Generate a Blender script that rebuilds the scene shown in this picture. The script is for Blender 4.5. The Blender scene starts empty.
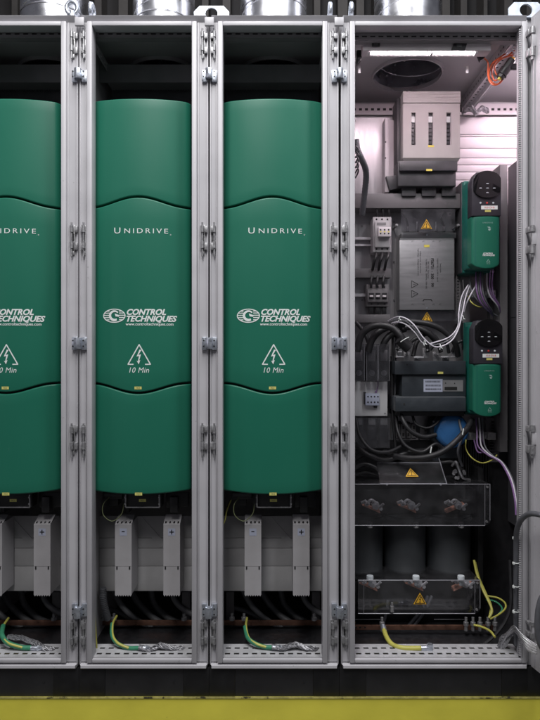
import bpy, bmesh, math, random
from mathutils import Vector, Matrix
R = random.Random(7)
C = bpy.context.scene.collection
D, S, H = 1.85, 320.0, 1.25
rad = math.radians
def X(px, d=0): return (px-270)/S*(D+d)/D
def Z(py, d=0): return H+(360-py)/S*(D+d)/D
def P(px, py, d=0): return Vector((X(px, d), d, Z(py, d)))
def PP(*pts): return [P(*p) for p in pts]

# ------------------------------------------------------------------ materials
def mat(name, col, rough=.5, metal=0, var=.0, vscale=30, rvar=.0, bump=0, bscale=200, stretch=(1,1,1), spec=.5, coat=0, wear=None):
    m = bpy.data.materials.new(name); m.use_nodes = True
    nt = m.node_tree; b = nt.nodes['Principled BSDF']
    b.inputs['Base Color'].default_value = (*col, 1); b.inputs['Roughness'].default_value = rough
    b.inputs['Metallic'].default_value = metal; b.inputs['Specular IOR Level'].default_value = spec
    b.inputs['Coat Weight'].default_value = coat
    tc = nt.nodes.new('ShaderNodeTexCoord'); mp = nt.nodes.new('ShaderNodeMapping'); mp.inputs['Scale'].default_value = stretch
    geo = nt.nodes.new('ShaderNodeNewGeometry')
    nt.links.new(geo.outputs['Position'], mp.inputs['Vector'])
    src = None
    if var or rvar:
        n = nt.nodes.new('ShaderNodeTexNoise'); n.inputs['Scale'].default_value = vscale; n.inputs['Detail'].default_value = 5
        nt.links.new(mp.outputs[0], n.inputs['Vector'])
        if var:
            r = nt.nodes.new('ShaderNodeMapRange'); r.inputs['From Min'].default_value=.3; r.inputs['From Max'].default_value=.7
            r.inputs['To Min'].default_value = 1-var; r.inputs['To Max'].default_value = 1+var
            nt.links.new(n.outputs[0], r.inputs['Value'])
            mx = nt.nodes.new('ShaderNodeVectorMath'); mx.operation='SCALE'; mx.inputs[0].default_value = col
            nt.links.new(r.outputs[0], mx.inputs['Scale']); src = mx.outputs[0]
            nt.links.new(src, b.inputs['Base Color'])
        if rvar:
            r2 = nt.nodes.new('ShaderNodeMapRange'); r2.inputs['From Min'].default_value=.3; r2.inputs['From Max'].default_value=.7
            r2.inputs['To Min'].default_value = max(.03, rough-rvar); r2.inputs['To Max'].default_value = min(1, rough+rvar)
            nt.links.new(n.outputs[0], r2.inputs['Value']); nt.links.new(r2.outputs[0], b.inputs['Roughness'])
    if wear:   # (colour, scale, threshold)
        n3 = nt.nodes.new('ShaderNodeTexNoise'); n3.inputs['Scale'].default_value = wear[1]; n3.inputs['Detail'].default_value = 8; n3.inputs['Roughness'].default_value=.7
        nt.links.new(mp.outputs[0], n3.inputs['Vector'])
        r3 = nt.nodes.new('ShaderNodeMapRange'); r3.inputs['From Min'].default_value = wear[2]; r3.inputs['From Max'].default_value = wear[2]+.05
        nt.links.new(n3.outputs[0], r3.inputs['Value'])
        mm = nt.nodes.new('ShaderNodeMix'); mm.data_type='RGBA'
        nt.links.new(r3.outputs[0], mm.inputs[0])
        if src: nt.links.new(src, mm.inputs[6])
        else: mm.inputs[6].default_value = (*col,1)
        mm.inputs[7].default_value = (*wear[0],1)
        nt.links.new(mm.outputs[2], b.inputs['Base Color'])
    if bump:
        n2 = nt.nodes.new('ShaderNodeTexNoise'); n2.inputs['Scale'].default_value = bscale; n2.inputs['Detail'].default_value = 3
        nt.links.new(mp.outputs[0], n2.inputs['Vector'])
        bp = nt.nodes.new('ShaderNodeBump'); bp.inputs['Strength'].default_value = bump; bp.inputs['Distance'].default_value = .002
        nt.links.new(n2.outputs[0], bp.inputs['Height']); nt.links.new(bp.outputs[0], b.inputs['Normal'])
    return m
def clear(name, col, mixf, rough=.08):
    m = bpy.data.materials.new(name); m.use_nodes = True; nt = m.node_tree; nt.nodes.clear()
    o = nt.nodes.new('ShaderNodeOutputMaterial'); t = nt.nodes.new('ShaderNodeBsdfTransparent'); t.inputs[0].default_value = (*col,1)
    g = nt.nodes.new('ShaderNodeBsdfGlossy'); g.inputs['Roughness'].default_value = rough
    f = nt.nodes.new('ShaderNodeFresnel'); f.inputs[0].default_value = 1.5
    d = nt.nodes.new('ShaderNodeBsdfDiffuse'); d.inputs[0].default_value = (.6,.6,.65,1)
    mx = nt.nodes.new('ShaderNodeMixShader'); mx2 = nt.nodes.new('ShaderNodeMixShader')
    n = nt.nodes.new('ShaderNodeTexNoise'); n.inputs['Scale'].default_value = 25; n.inputs['Detail'].default_value=6
    geo = nt.nodes.new('ShaderNodeNewGeometry'); nt.links.new(geo.outputs['Position'], n.inputs['Vector'])
    r = nt.nodes.new('ShaderNodeMapRange'); r.inputs['From Min'].default_value=.35; r.inputs['From Max'].default_value=.75
    r.inputs['To Min'].default_value = mixf*.5; r.inputs['To Max'].default_value = mixf*1.8
    nt.links.new(n.outputs[0], r.inputs['Value']); nt.links.new(r.outputs[0], mx.inputs[0])
    nt.links.new(t.outputs[0], mx.inputs[1]); nt.links.new(d.outputs[0], mx.inputs[2])
    nt.links.new(f.outputs[0], mx2.inputs[0]); nt.links.new(mx.outputs[0], mx2.inputs[1]); nt.links.new(g.outputs[0], mx2.inputs[2])
    nt.links.new(mx2.outputs[0], o.inputs[0]); return m
def emit(name, col, st):
    m = bpy.data.materials.new(name); m.use_nodes = True; b = m.node_tree.nodes['Principled BSDF']
    b.inputs['Base Color'].default_value = (*col,1); b.inputs['Emission Color'].default_value = (*col,1); b.inputs['Emission Strength'].default_value = st
    return m
M = dict(
 frame=mat('light grey powder coat', (.50,.493,.516), .42, var=.06, vscale=9, rvar=.09, bump=.05, bscale=900, wear=((.33,.33,.34), 45, .66)),
 inner=mat('grey inner sheet', (.42,.415,.425), .45, var=.07, vscale=6, rvar=.08),
 rail=mat('galvanised rail', (.56,.56,.58), .42, metal=.35, var=.12, vscale=40, rvar=.1),
 plate=mat('galvanised mounting plate', (.42,.41,.42), .36, metal=.8, var=.06, vscale=8, rvar=.08, stretch=(12,1,.6)),
 zinc=mat('zinc plated steel', (.60,.64,.71), .34, metal=.85, var=.14, vscale=90, rvar=.10, bump=.05, bscale=200),
 nickel=mat('dull nickel casting', (.38,.38,.39), .46, metal=.7, var=.2, vscale=150, rvar=.12),
 duct=mat('galvanised duct steel', (.86,.87,.92), .30, metal=1, var=.05, vscale=20, rvar=.06, bump=.15, bscale=14),
 green=mat('green plastic', (.014,.148,.094), .42, var=.04, vscale=4, rvar=.07, spec=.36, bump=.04, bscale=700, wear=((.045,.17,.125), 70, .70), stretch=(1,1,.35)),
 green2=mat('green plastic side', (.010,.125,.098), .38, var=.05, vscale=9, rvar=.05, spec=.4),
 white=mat('white print', (.80,.84,.82), .5),
 dim=mat('pale print', (.35,.50,.46), .5),
 black=mat('black plastic', (.016,.016,.018), .42, var=.2, vscale=50, rvar=.1),
 blackp=mat('black plinth paint', (.008,.008,.009), .5, var=.25, vscale=25, rvar=.1),
 plinth=mat('charcoal plinth panel', (.017,.017,.019), .5, var=.2, vscale=12, rvar=.08),
 dark=mat('dark grey plastic', (.055,.056,.060), .45, var=.15, vscale=30, rvar=.08),
 slate=mat('slate plastic', (.036,.043,.051), .4, var=.12, vscale=30, rvar=.08),
 panel=mat('anthracite keypad panel', (.042,.040,.050), .45, var=.08, vscale=60),
 grey=mat('grey plastic', (.40,.395,.40), .5, var=.06, vscale=20, rvar=.05),
 grey2=mat('mid grey channel plastic', (.20,.20,.205), .5, var=.08, vscale=20, rvar=.05),
 beige=mat('warm grey plastic', (.38,.365,.35), .5, var=.05, vscale=25, rvar=.05),
 steel=mat('brushed filter steel', (.27,.27,.28), .42, metal=.5, var=.07, vscale=10, rvar=.08, stretch=(1,1,10)),
 yellow=mat('yellow beam paint', (.88,.80,.09), .48, var=.10, vscale=5, rvar=.12, bump=.1, bscale=60, wear=((.16,.14,.05), 11, .665), stretch=(1,1,1.6)),
 chip=mat('chipped yellow edge', (.50,.45,.14), .6, var=.3, vscale=60, wear=((.05,.045,.03), 20, .56)),
 ylabel=mat('yellow sticker', (.70,.60,.10), .5),
 yl2=mat('pale yellow sticker', (.66,.62,.18), .5),
 orange=mat('orange warning', (.75,.42,.03), .5),
 ink=mat('black print and slot shade', (.012,.012,.012), .6),  # print, and the sheets that stand for shade behind rail slots
 greyink=mat('grey print', (.10,.10,.11), .6),
 cableb=mat('black cable sheath', (.014,.014,.016), .52, var=.2, vscale=40, rvar=.1),
 cableg=mat('grey cable sheath', (.10,.103,.115), .5, var=.12, vscale=60),
 cablew=mat('white cable sheath', (.62,.60,.66), .45, var=.1, vscale=60),
 orangec=mat('orange cable', (.58,.11,.03), .4, var=.1, vscale=60),
 violet=mat('violet wire', (.20,.11,.26), .45, var=.15, vscale=60),
 yg=mat('yellow sheath', (.45,.43,.09), .45, var=.12, vscale=60),
 gg=mat('green sheath', (.04,.22,.12), .45, var=.15, vscale=60),
 copper=mat('aged copper', (.26,.14,.10), .4, metal=.8, var=.25, vscale=40, rvar=.15),
 braid=mat('tinned braid', (.40,.40,.42), .42, metal=.8, var=.35, vscale=260, bump=.5, bscale=600),
 blue=mat('blue plastic', (.045,.17,.42), .32, var=.08, vscale=30, rvar=.05),
 bluesq=mat('pale blue label', (.42,.45,.56), .5),
 red=mat('red button', (.6,.05,.04), .4),
 bwhite=mat('button print', (.6,.65,.68), .4),
 pale=mat('pale rear panel',(.62,.58,.60),.45,var=.04,vscale=12,rvar=.06),
 grey3=mat('light grey cover plastic',(.40,.39,.40),.5,var=.05,vscale=20,rvar=.05),
 grey2t=mat('trunking plastic',(.135,.13,.135),.5,var=.06,vscale=20,rvar=.05),
 grey_l=mat('roof housing sheet',(.42,.40,.41),.5,var=.04,vscale=12),
 dark2=mat('dark partition sheet',(.085,.085,.095),.5,var=.1,vscale=8,rvar=.05),
 gloss=mat('glossy black display',(.008,.008,.009),.15),
 platew=mat('white plate',(.72,.72,.73),.45,var=.04,vscale=12),
 slate_l=mat('slate edge',(.13,.14,.15),.35),
 nickel_d=mat('dull dark metal',(.22,.22,.23),.45,metal=.7,var=.3,vscale=90),
 edge=mat('polished acrylic edge',(.30,.30,.33),.22),
 shelf=mat('painted bottom rail',(.42,.42,.435),.45,var=.15,vscale=30),
 olive=mat('dull olive wire',(.13,.15,.07),.5),
 tube2=emit('lamp tube bright', (1,.80,.89), 340),
 zinc2=mat('mottled zinc plate', (.40,.43,.48), .38, metal=.75, var=.25, vscale=60, rvar=.12),
 cablem=mat('mid grey cable', (.15,.152,.16), .5, var=.15, vscale=30),
 bright=mat('bright tinned metal', (.66,.66,.68), .38, metal=.45, var=.2, vscale=200),
 seam=mat('dark seam', (.10,.10,.11), .5, metal=.5),
 copper2=mat('bright copper link', (.66,.33,.24), .4, metal=.4, var=.2, vscale=60),
 clear=clear('clear plastic', (.95,.95,.96), .028, .07),
 clear2=clear('scuffed clear plastic', (.84,.84,.86), .05, .12),
 tube=emit('lamp tube', (1,.80,.88), 215),
 coil=mat('black coil resin', (.034,.038,.042), .5, var=.3, vscale=8, rvar=.1, bump=.2, bscale=60),
 wall=mat('dark hall wall', (.035,.034,.036), .8, var=.2, vscale=2),
 wall2=mat('grey cladding rib', (.075,.07,.068), .6, var=.2, vscale=4),
 floor=mat('hall floor', (.09,.09,.085), .6, var=.2, vscale=3, rvar=.1),
)
# ------------------------------------------------------------------ mesh builder
class MB:
    def __init__(s): s.bm = bmesh.new(); s.mi = 0
    def _fin(s, faces):
        for f in faces: f.material_index = s.mi
    def hexa(s, vs, bev=0):
        v = [s.bm.verts.new(p) for p in vs]
        fs = [s.bm.faces.new([v[i] for i in q]) for q in ((0,1,2,3),(7,6,5,4),(0,4,5,1),(1,5,6,2),(2,6,7,3),(3,7,4,0))]
        s._fin(fs)
        if bev:
            es = list({e for f in fs for e in f.edges})
            r = bmesh.ops.bevel(s.bm, geom=es, offset=bev, segments=2, affect='EDGES', profile=.5)
            s._fin(r['faces'])
        return s
    def box(s, x0,x1,y0,y1,z0,z1, bev=0):
        return s.hexa([(x0,y0,z0),(x1,y0,z0),(x1,y0,z1),(x0,y0,z1),(x0,y1,z0),(x1,y1,z0),(x1,y1,z1),(x0,y1,z1)], bev)
    def pb(s, a,b,t,u, d0,d1, bev=0):      # a..b left-right, t..u top-bottom, depths
        return s.box(X(a,d0),X(b,d0),d0,d1,Z(u,d0),Z(t,d0),bev)
    def ob(s, O,U,V,N, u0,u1,v0,v1,t0,t1):
        f = lambda u,v,t: O+U*u+V*v+N*t
        return s.hexa([f(u0,v0,t0),f(u1,v0,t0),f(u1,v1,t0),f(u0,v1,t0),f(u0,v0,t1),f(u1,v0,t1),f(u1,v1,t1),f(u0,v1,t1)])
    def prism(s, pts, N, bev=0):          # pts = 3D polygon, N = extrusion vector
        a = [s.bm.verts.new(p) for p in pts]; b = [s.bm.verts.new(Vector(p)+Vector(N)) for p in pts]
        fs = [s.bm.faces.new(a), s.bm.faces.new(b[::-1])]; n = len(pts)
        for i in range(n): fs.append(s.bm.faces.new([a[i], b[i], b[(i+1)%n], a[(i+1)%n]]))
        s._fin(fs)
        if bev:
            es = list({e for f in fs for e in f.edges})
            s._fin(bmesh.ops.bevel(s.bm, geom=es, offset=bev, segments=2, affect='EDGES', profile=.5)['faces'])
        return s
    def cyl(s, p0, p1, r, r2=None, seg=16, cap=True):
        p0, p1 = Vector(p0), Vector(p1); r2 = r if r2 is None else r2
        ax = (p1-p0).normalized(); u = ax.orthogonal().normalized(); w = ax.cross(u)
        A = [s.bm.verts.new(p0+(u*math.cos(t)+w*math.sin(t))*r) for t in [2*math.pi*i/seg for i in range(seg)]]
        B = [s.bm.verts.new(p1+(u*math.cos(t)+w*math.sin(t))*r2) for t in [2*math.pi*i/seg for i in range(seg)]]
        fs = [s.bm.faces.new([A[i],A[(i+1)%seg],B[(i+1)%seg],B[i]]) for i in range(seg)]
        if cap: fs += [s.bm.faces.new(A[::-1]), s.bm.faces.new(B)]
        s._fin(fs); return s
    def lathe(s, c, prof, axis='Y', seg=32, cap=True):
        c = Vector(c); rings = []
        for r, h in prof:
            row = []
            for i in range(seg):
                t = 2*math.pi*i/seg; a, b = r*math.cos(t), r*math.sin(t)
                row.append(s.bm.verts.new(c+Vector((a,h,b) if axis=='Y' else ((a,b,h) if axis=='Z' else (h,a,b)))))
            rings.append(row)
        fs = []
        for k in range(len(rings)-1):
            for i in range(seg):
                fs.append(s.bm.faces.new([rings[k][i], rings[k][(i+1)%seg], rings[k+1][(i+1)%seg], rings[k+1][i]]))
        if cap and prof[0][0] > 0: fs.append(s.bm.faces.new(rings[0]))
        if cap and prof[-1][0] > 0: fs.append(s.bm.faces.new(rings[-1][::-1]))
        s._fin(fs); return s
    def tube(s, pts, r, seg=10, n=8, flat=1.0, rib=0):
        pts = [Vector(p) for p in pts]
        q = []
        if len(pts) == 2: q = [pts[0].lerp(pts[1], i/n) for i in range(n+1)]
        else:
            e = [pts[0]*2-pts[1]]+pts+[pts[-1]*2-pts[-2]]
            for k in range(1, len(e)-2):
                for i in range(n):
                    t = i/n; a,b,c,d = e[k-1],e[k],e[k+1],e[k+2]
                    q.append(.5*((2*b)+(c-a)*t+(2*a-5*b+4*c-d)*t*t+(3*b-a-3*c+d)*t**3))
            q.append(pts[-1])
        prev = None; rings = []
        for i, p in enumerate(q):
            tg = (q[min(i+1,len(q)-1)]-q[max(i-1,0)]).normalized()
            if prev is None: u = tg.orthogonal().normalized()
            else: u = (prev-tg*prev.dot(tg)).normalized()
            prev = u; w = tg.cross(u)
            rr = r*(1+(rib if i%2 else 0))
            rings.append([s.bm.verts.new(p+(u*math.cos(a)+w*math.sin(a)*flat)*rr) for a in [2*math.pi*j/seg for j in range(seg)]])
        fs = []
        for k in range(len(rings)-1):
            for j in range(seg): fs.append(s.bm.faces.new([rings[k][j],rings[k][(j+1)%seg],rings[k+1][(j+1)%seg],rings[k+1][j]]))
        fs += [s.bm.faces.new(rings[0][::-1]), s.bm.faces.new(rings[-1])]
        s._fin(fs); return s
    def torus(s, c, R1, r, normal='Y', seg=28, sy=1.0):
        pts = []
        for i in range(seg):
            t = 2*math.pi*i/seg; a, b = R1*math.cos(t), R1*math.sin(t)*sy
            pts.append(Vector(c)+Vector((a,0,b) if normal=='Y' else ((0,a,b) if normal=='X' else (a,b,0))))
        rings = []
        for i in range(seg):
            tg = (pts[(i+1)%seg]-pts[i-1]).normalized(); u = (pts[i]-Vector(c)).normalized(); u = (u-tg*u.dot(tg)).normalized(); w = tg.cross(u)
            rings.append([s.bm.verts.new(pts[i]+(u*math.cos(a)+w*math.sin(a))*r) for a in [2*math.pi*j/10 for j in range(10)]])
        s._fin([s.bm.faces.new([rings[k][j],rings[k][(j+1)%10],rings[(k+1)%seg][(j+1)%10],rings[(k+1)%seg][j]]) for k in range(seg) for j in range(10)])
        return s
    def slots(s, O,U,V,N, L,W,T, slot, pitch, rows, sw):
        n = int((L-.008)//pitch); m0 = (L-n*pitch+(pitch-slot))/2
        v = 0
        for rc in rows:
            s.ob(O,U,V,N, 0,L, v,rc-sw/2, 0,T)
            u = 0
            for i in range(n):
                a = m0+i*pitch; s.ob(O,U,V,N, u,a, rc-sw/2,rc+sw/2, 0,T); u = a+slot
            s.ob(O,U,V,N, u,L, rc-sw/2,rc+sw/2, 0,T); v = rc+sw/2
        s.ob(O,U,V,N, 0,L, v,W, 0,T); return s
    def plate_hole(s, x0,x1,y0,y1, z0,z1, cx,cy,r, seg=48):
        def out(t):
            dx, dy = math.cos(t), math.sin(t); k = 1e9
            if dx>1e-6: k=min(k,(x1-cx)/dx)
            if dx<-1e-6: k=min(k,(x0-cx)/dx)
            if dy>1e-6: k=min(k,(y1-cy)/dy)
            if dy<-1e-6: k=min(k,(y0-cy)/dy)
            return cx+dx*k, cy+dy*k
        ts = [2*math.pi*i/seg for i in range(seg)]+[math.atan2(y-cy,x-cx)%(2*math.pi) for x in (x0,x1) for y in (y0,y1)]
        ts.sort(); n = len(ts)
        for z, fl in ((z0,0),(z1,1)):
            a = [s.bm.verts.new((cx+r*math.cos(t),cy+r*math.sin(t),z)) for t in ts]; b = [s.bm.verts.new((*out(t),z)) for t in ts]
            s._fin([s.bm.faces.new([a[i],b[i],b[(i+1)%n],a[(i+1)%n]]) for i in range(n)])
            if fl: s._fin([s.bm.faces.new([pa[i],a[i],a[(i+1)%n],pa[(i+1)%n]]) for i in range(n)]+[s.bm.faces.new([pb_[i],b[i],b[(i+1)%n],pb_[(i+1)%n]]) for i in range(n)])
            pa, pb_ = a, b
        return s
    def mesh(s, me):
        s.bm.from_mesh(me); return s
    def build(s, name, m, parent=None, label=None, cat=None, group=None, kind=None, recalc=True, loc=None, ang=38):
        if recalc: bmesh.ops.recalc_face_normals(s.bm, faces=s.bm.faces[:])
        off = Vector((0,0,0))
        if parent is not None:
            o = parent
            while o: off += o.location; o = o.parent
        elif loc is not None: off = Vector(loc)
        elif label:
            vs = s.bm.verts; 
            if len(vs): off = Vector((sum(v.co.x for v in vs)/len(vs), sum(v.co.y for v in vs)/len(vs), min(v.co.z for v in vs)))
        bmesh.ops.translate(s.bm, verts=s.bm.verts[:], vec=-off)
        me = bpy.data.meshes.new(name); s.bm.to_mesh(me); s.bm.free()
        for k in (m if isinstance(m,(list,tuple)) else [m]): me.materials.append(M[k])
        me.polygons.foreach_set('use_smooth', [True]*len(me.polygons)); me.set_sharp_from_angle(angle=rad(ang))
        o = bpy.data.objects.new(name, me); C.objects.link(o)
        if parent is not None: o.parent = parent
        else: o.location = off
        return tag(o, label, cat, group, kind)
def tag(o, label=None, cat=None, group=None, kind=None):
    if label: o['label'] = label
    if cat: o['category'] = cat
    if group: o['group'] = group
    if kind: o['kind'] = kind
    return o
def thing(name, loc, label, cat, group=None):
    o = bpy.data.objects.new(name, None); o.empty_display_size = .05; C.objects.link(o); o.location = loc
    return tag(o, label, cat, group)
def dup(o, loc, label, parent=None):
    c = o.copy(); C.objects.link(c)
    if parent is None: c.location = loc; c['label'] = label
    else: c.parent = parent
    for ch in list(o.children): dup(ch, None, None, c)
    return c
UX, UY, UZ = Vector((1,0,0)), Vector((0,1,0)), Vector((0,0,1))

def text_mesh(body, size, shear=0, sx=1, bold=0, space=1, align='CENTER'):
    cu = bpy.data.curves.new('t','FONT'); cu.body = body; cu.size = size; cu.shear = shear; cu.offset = bold
    cu.space_character = space; cu.align_x = align; cu.align_y = 'CENTER'; cu.resolution_u = 3
    o = bpy.data.objects.new('t', cu); C.objects.link(o); bpy.context.view_layer.update()
    me = bpy.data.meshes.new_from_object(o.evaluated_get(bpy.context.evaluated_depsgraph_get()))
    C.objects.unlink(o); bpy.data.objects.remove(o)
    for v in me.vertices: v.co.x *= sx
    return me
def put_text(mb, body, pos, size, surf=None, rot=0, **kw):
    """flat text facing -Y at pos; surf(x,z)->y makes it follow a surface"""
    me = text_mesh(body, size, **kw); c, s_ = math.cos(rot), math.sin(rot)
    for v in me.vertices:
        a, b = v.co.x*c-v.co.y*s_, v.co.x*s_+v.co.y*c
        x, z = pos[0]+a, pos[2]+b
        v.co = (x, surf(x) if surf else pos[1], z)
    n0 = len(mb.bm.faces); mb.mesh(me); mb.bm.faces.ensure_lookup_table()
    for f in mb.bm.faces[n0:]: f.material_index = mb.mi
    bpy.data.meshes.remove(me)
def flat(mb, pts, y, surf=None):
    vs = [mb.bm.verts.new((p[0], surf(p[0]) if surf else y, p[1])) for p in pts]
    f = mb.bm.faces.new(vs); f.material_index = mb.mi
def strip(mb, pts, w, y, surf=None, closed=False):
    n = len(pts)
    for i in range(n if closed else n-1):
        a, b = Vector(pts[i]), Vector(pts[(i+1)%n]); dd = (b-a).normalized(); nn = Vector((-dd.y, dd.x))*w/2; e = dd*w*.5
        flat(mb, [a-nn-e*.5, b-nn+e*.5, b+nn+e*.5, a+nn-e*.5], y, surf)
BOLT = [(.10,1.0),(-.32,.02),(.02,.10),(-.12,-.62),(-.30,-.55),(-.02,-1.05),(.20,-.46),(.04,-.54),(.30,.34),(-.06,.24),(.34,.92)]
def bolt(mb, cx, cz, h, y, surf=None):
    flat(mb, [(cx+a*h/2, cz+b*h/2) for a,b in BOLT], y, surf)
def warn_sign(px, py, d, w, name='warning_sticker', label=None, tilt=0, yb=.0006):
    """yellow triangle with black border and bolt; a thin plate"""
    cx, cz = X(px,d), Z(py,d); w = w/S*(D+d)/D; h = w*.88
    mb = MB(); mb.prism([(cx-w/2,d,cz-h/2),(cx+w/2,d,cz-h/2),(cx,d,cz+h/2)], (0,.0012,0))
    mb.mi = 1; y = d-yb
    strip(mb, [(cx-w*.37,cz-h*.42),(cx+w*.37,cz-h*.42),(cx,cz+h*.33)], w*.055, y, closed=True)
    bolt(mb, cx, cz-h*.12, h*.56, y)
    return mb.build(name, ['orange' if name!='x' else 'ylabel','ink'], label=label, cat='warning sign', recalc=False, loc=(cx,d,cz-h/2))

# ------------------------------------------------------------------ setting
MB().box(-8,8,-6,6,-.1,0).build('floor','floor',kind='structure')
mb = MB(); mb.box(-7,7,2.4,2.6,0,5); mb.build('back_wall','wall',kind='structure')
mb = MB()
for i in range(60):
    x = -4.5+i*.15+R.uniform(-.03,.03)
    mb.box(x, x+R.uniform(.02,.07), 2.25,2.39, .0, 5)
mb.build('wall_cladding','wall2',kind='structure')
mb = MB(); mb.box(-3.6,3.6,-.007,.55,.0,Z(697,-.006)-.002,.0); 
mb.build('yellow_beam','yellow',label='long yellow painted steel beam running under all the cabinets',cat='beam',loc=(0,.2,0))
o = bpy.data.objects['yellow_beam']
MB().box(-3.6,3.6,-.0095,-.0072,Z(697.9,-.007)-.001,Z(696.6,-.007)).build('worn_edge','chip',o)

# ------------------------------------------------------------------ cabinets
ZT, ZB = Z(17.5), Z(667)          # top, bottom of the enclosure
ZP = Z(697.0)                      # bottom of the plinth
def ring(mb, x0,x1,z0,z1, w, y0,y1, bev=0, sides='lrtb', w2=None):
    w2 = w if w2 is None else w2
    if 'l' in sides: mb.box(x0,x0+w,y0,y1,z0,z1,bev)
    if 'r' in sides: mb.box(x1-w,x1,y0,y1,z0,z1,bev)
    if 't' in sides: mb.box(x0+w,x1-w,y0,y1,z1-w2,z1,bev)
    if 'b' in sides: mb.box(x0+w,x1-w,y0,y1,z0,z0+w2,bev)
def hinge_parts(cab, px, side, ys, rot=0):
    for k, (a, b) in enumerate(ys):
        mb = MB(); c = px; h = b-a
        mb.pb(c-2.6,c+2.2, a,b, -.004,.001,.0008)                    # leaf
        mb.pb(c-2.4*side-1.2,c-2.4*side+2.0, a+1,a+h*.28, -.013,-.004,.001)
        mb.pb(c-2.4*side-1.2,c-2.4*side+2.0, a+h*.68,a+h*.95, -.013,-.004,.001)
        x = X(c+.4*side); mb.cyl((x,-.009,Z(a-2)), (x,-.009,Z(b+(6 if k!=3 else 2))), .0028, seg=10)
        mb.cyl((x,-.009,Z(a+h*.05)), (x,-.009,Z(a+h*.30)), .0052, seg=12)
        mb.cyl((x,-.009,Z(a+h*.66)), (x,-.009,Z(a+h*.92)), .0052, seg=12)
        mb.mi = 1
        mb.pb(c-1.6,c+.8, a+h*.34,a+h*.62, -.0045,-.0040)
        mb.mi = 0
        mb.pb(c-1.2,c+1.2, b, b+4, -.006,-.001,.0008)
        mb.build('hinge',['nickel','black'],cab)
HY = ((32,54),(225,251),(425,451),(620,645))
def clamp(cab, cx, py0, py1, kind=0):
    mb = MB(); h = py1-py0
    for sgn in (-1,1):
        mb.pb(cx+sgn*5.0-2.6, cx+sgn*5.0+2.6, py0,py1, -.012,-.002,.0012)
    # bridge pressed outward
    x0, x1 = X(cx-3.0), X(cx+3.0); prof = [(x0-.002,-.010),(x0,-.022),((x0+x1)/2,-.026),(x1,-.022),(x1+.002,-.010)]
    pts = [(a,b,Z(py1-1)) for a,b in prof]+[(x1+.002,-.006,Z(py1-1)),(x0-.002,-.006,Z(py1-1))]
    mb.prism(pts, (0,0,(h-2)/S), .0008)
    mb.mi = 1
    for sgn in (-1,1):
        for q in (.28,.72):
            p = P(cx+sgn*5.2, py0+h*q, 0); mb.cyl((p.x,-.0125,p.z),(p.x,-.0119,p.z),.0026,seg=10)
    mb.build('baying_clamp',['zinc','black'],cab)
def eye(cab, px, d, turn=0, r=.017):
    mb = MB(); x = X(px,d); z = ZT+.012+r
    n = {0:'Y',1:'X'}[turn]
    mb.torus((x,d,z), r, .0065, n, sy=1.15); mb.lathe((x,d,ZT), [(.014,0),(.014,.006),(.008,.012),(.008,.018)], 'Z', 16)
    mb.build('lifting_eye','zinc',cab)
def lift_plate(cab, cx, d):
    mb = MB(); k = (D+d)/D/S; x = X(cx,d); w = 17.5*k; z0 = ZT+.001; h = 15*k
    # plate with a hole: two halves
    hr = 6.2*k; hc = z0+7.2*k; pts_o = [(-w,0),(w,0),(w,h*.62),(w*.68,h),(-w*.68,h),(-w,h*.62)]
    n = 24
    for sgn in (1,-1):
        arc = [(math.cos(t)*hr*sgn, hc-z0+math.sin(t)*hr) for t in [math.pi/2-math.pi*i/n for i in range(n+1)]]
        poly = [(0,h),(w*.68*sgn,h),(w*sgn,h*.62),(w*sgn,0),(0,0)]+arc[::-1]
        mb.prism([(x+a,d,z0+b) for a,b in poly], (0,.006,0))
    mb.box(x-w*.98,x+w*.98,d+.0062,d+.04,z0-.0005,z0+.005)
    mb.build('lifting_plate','zinc2',cab)

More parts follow.
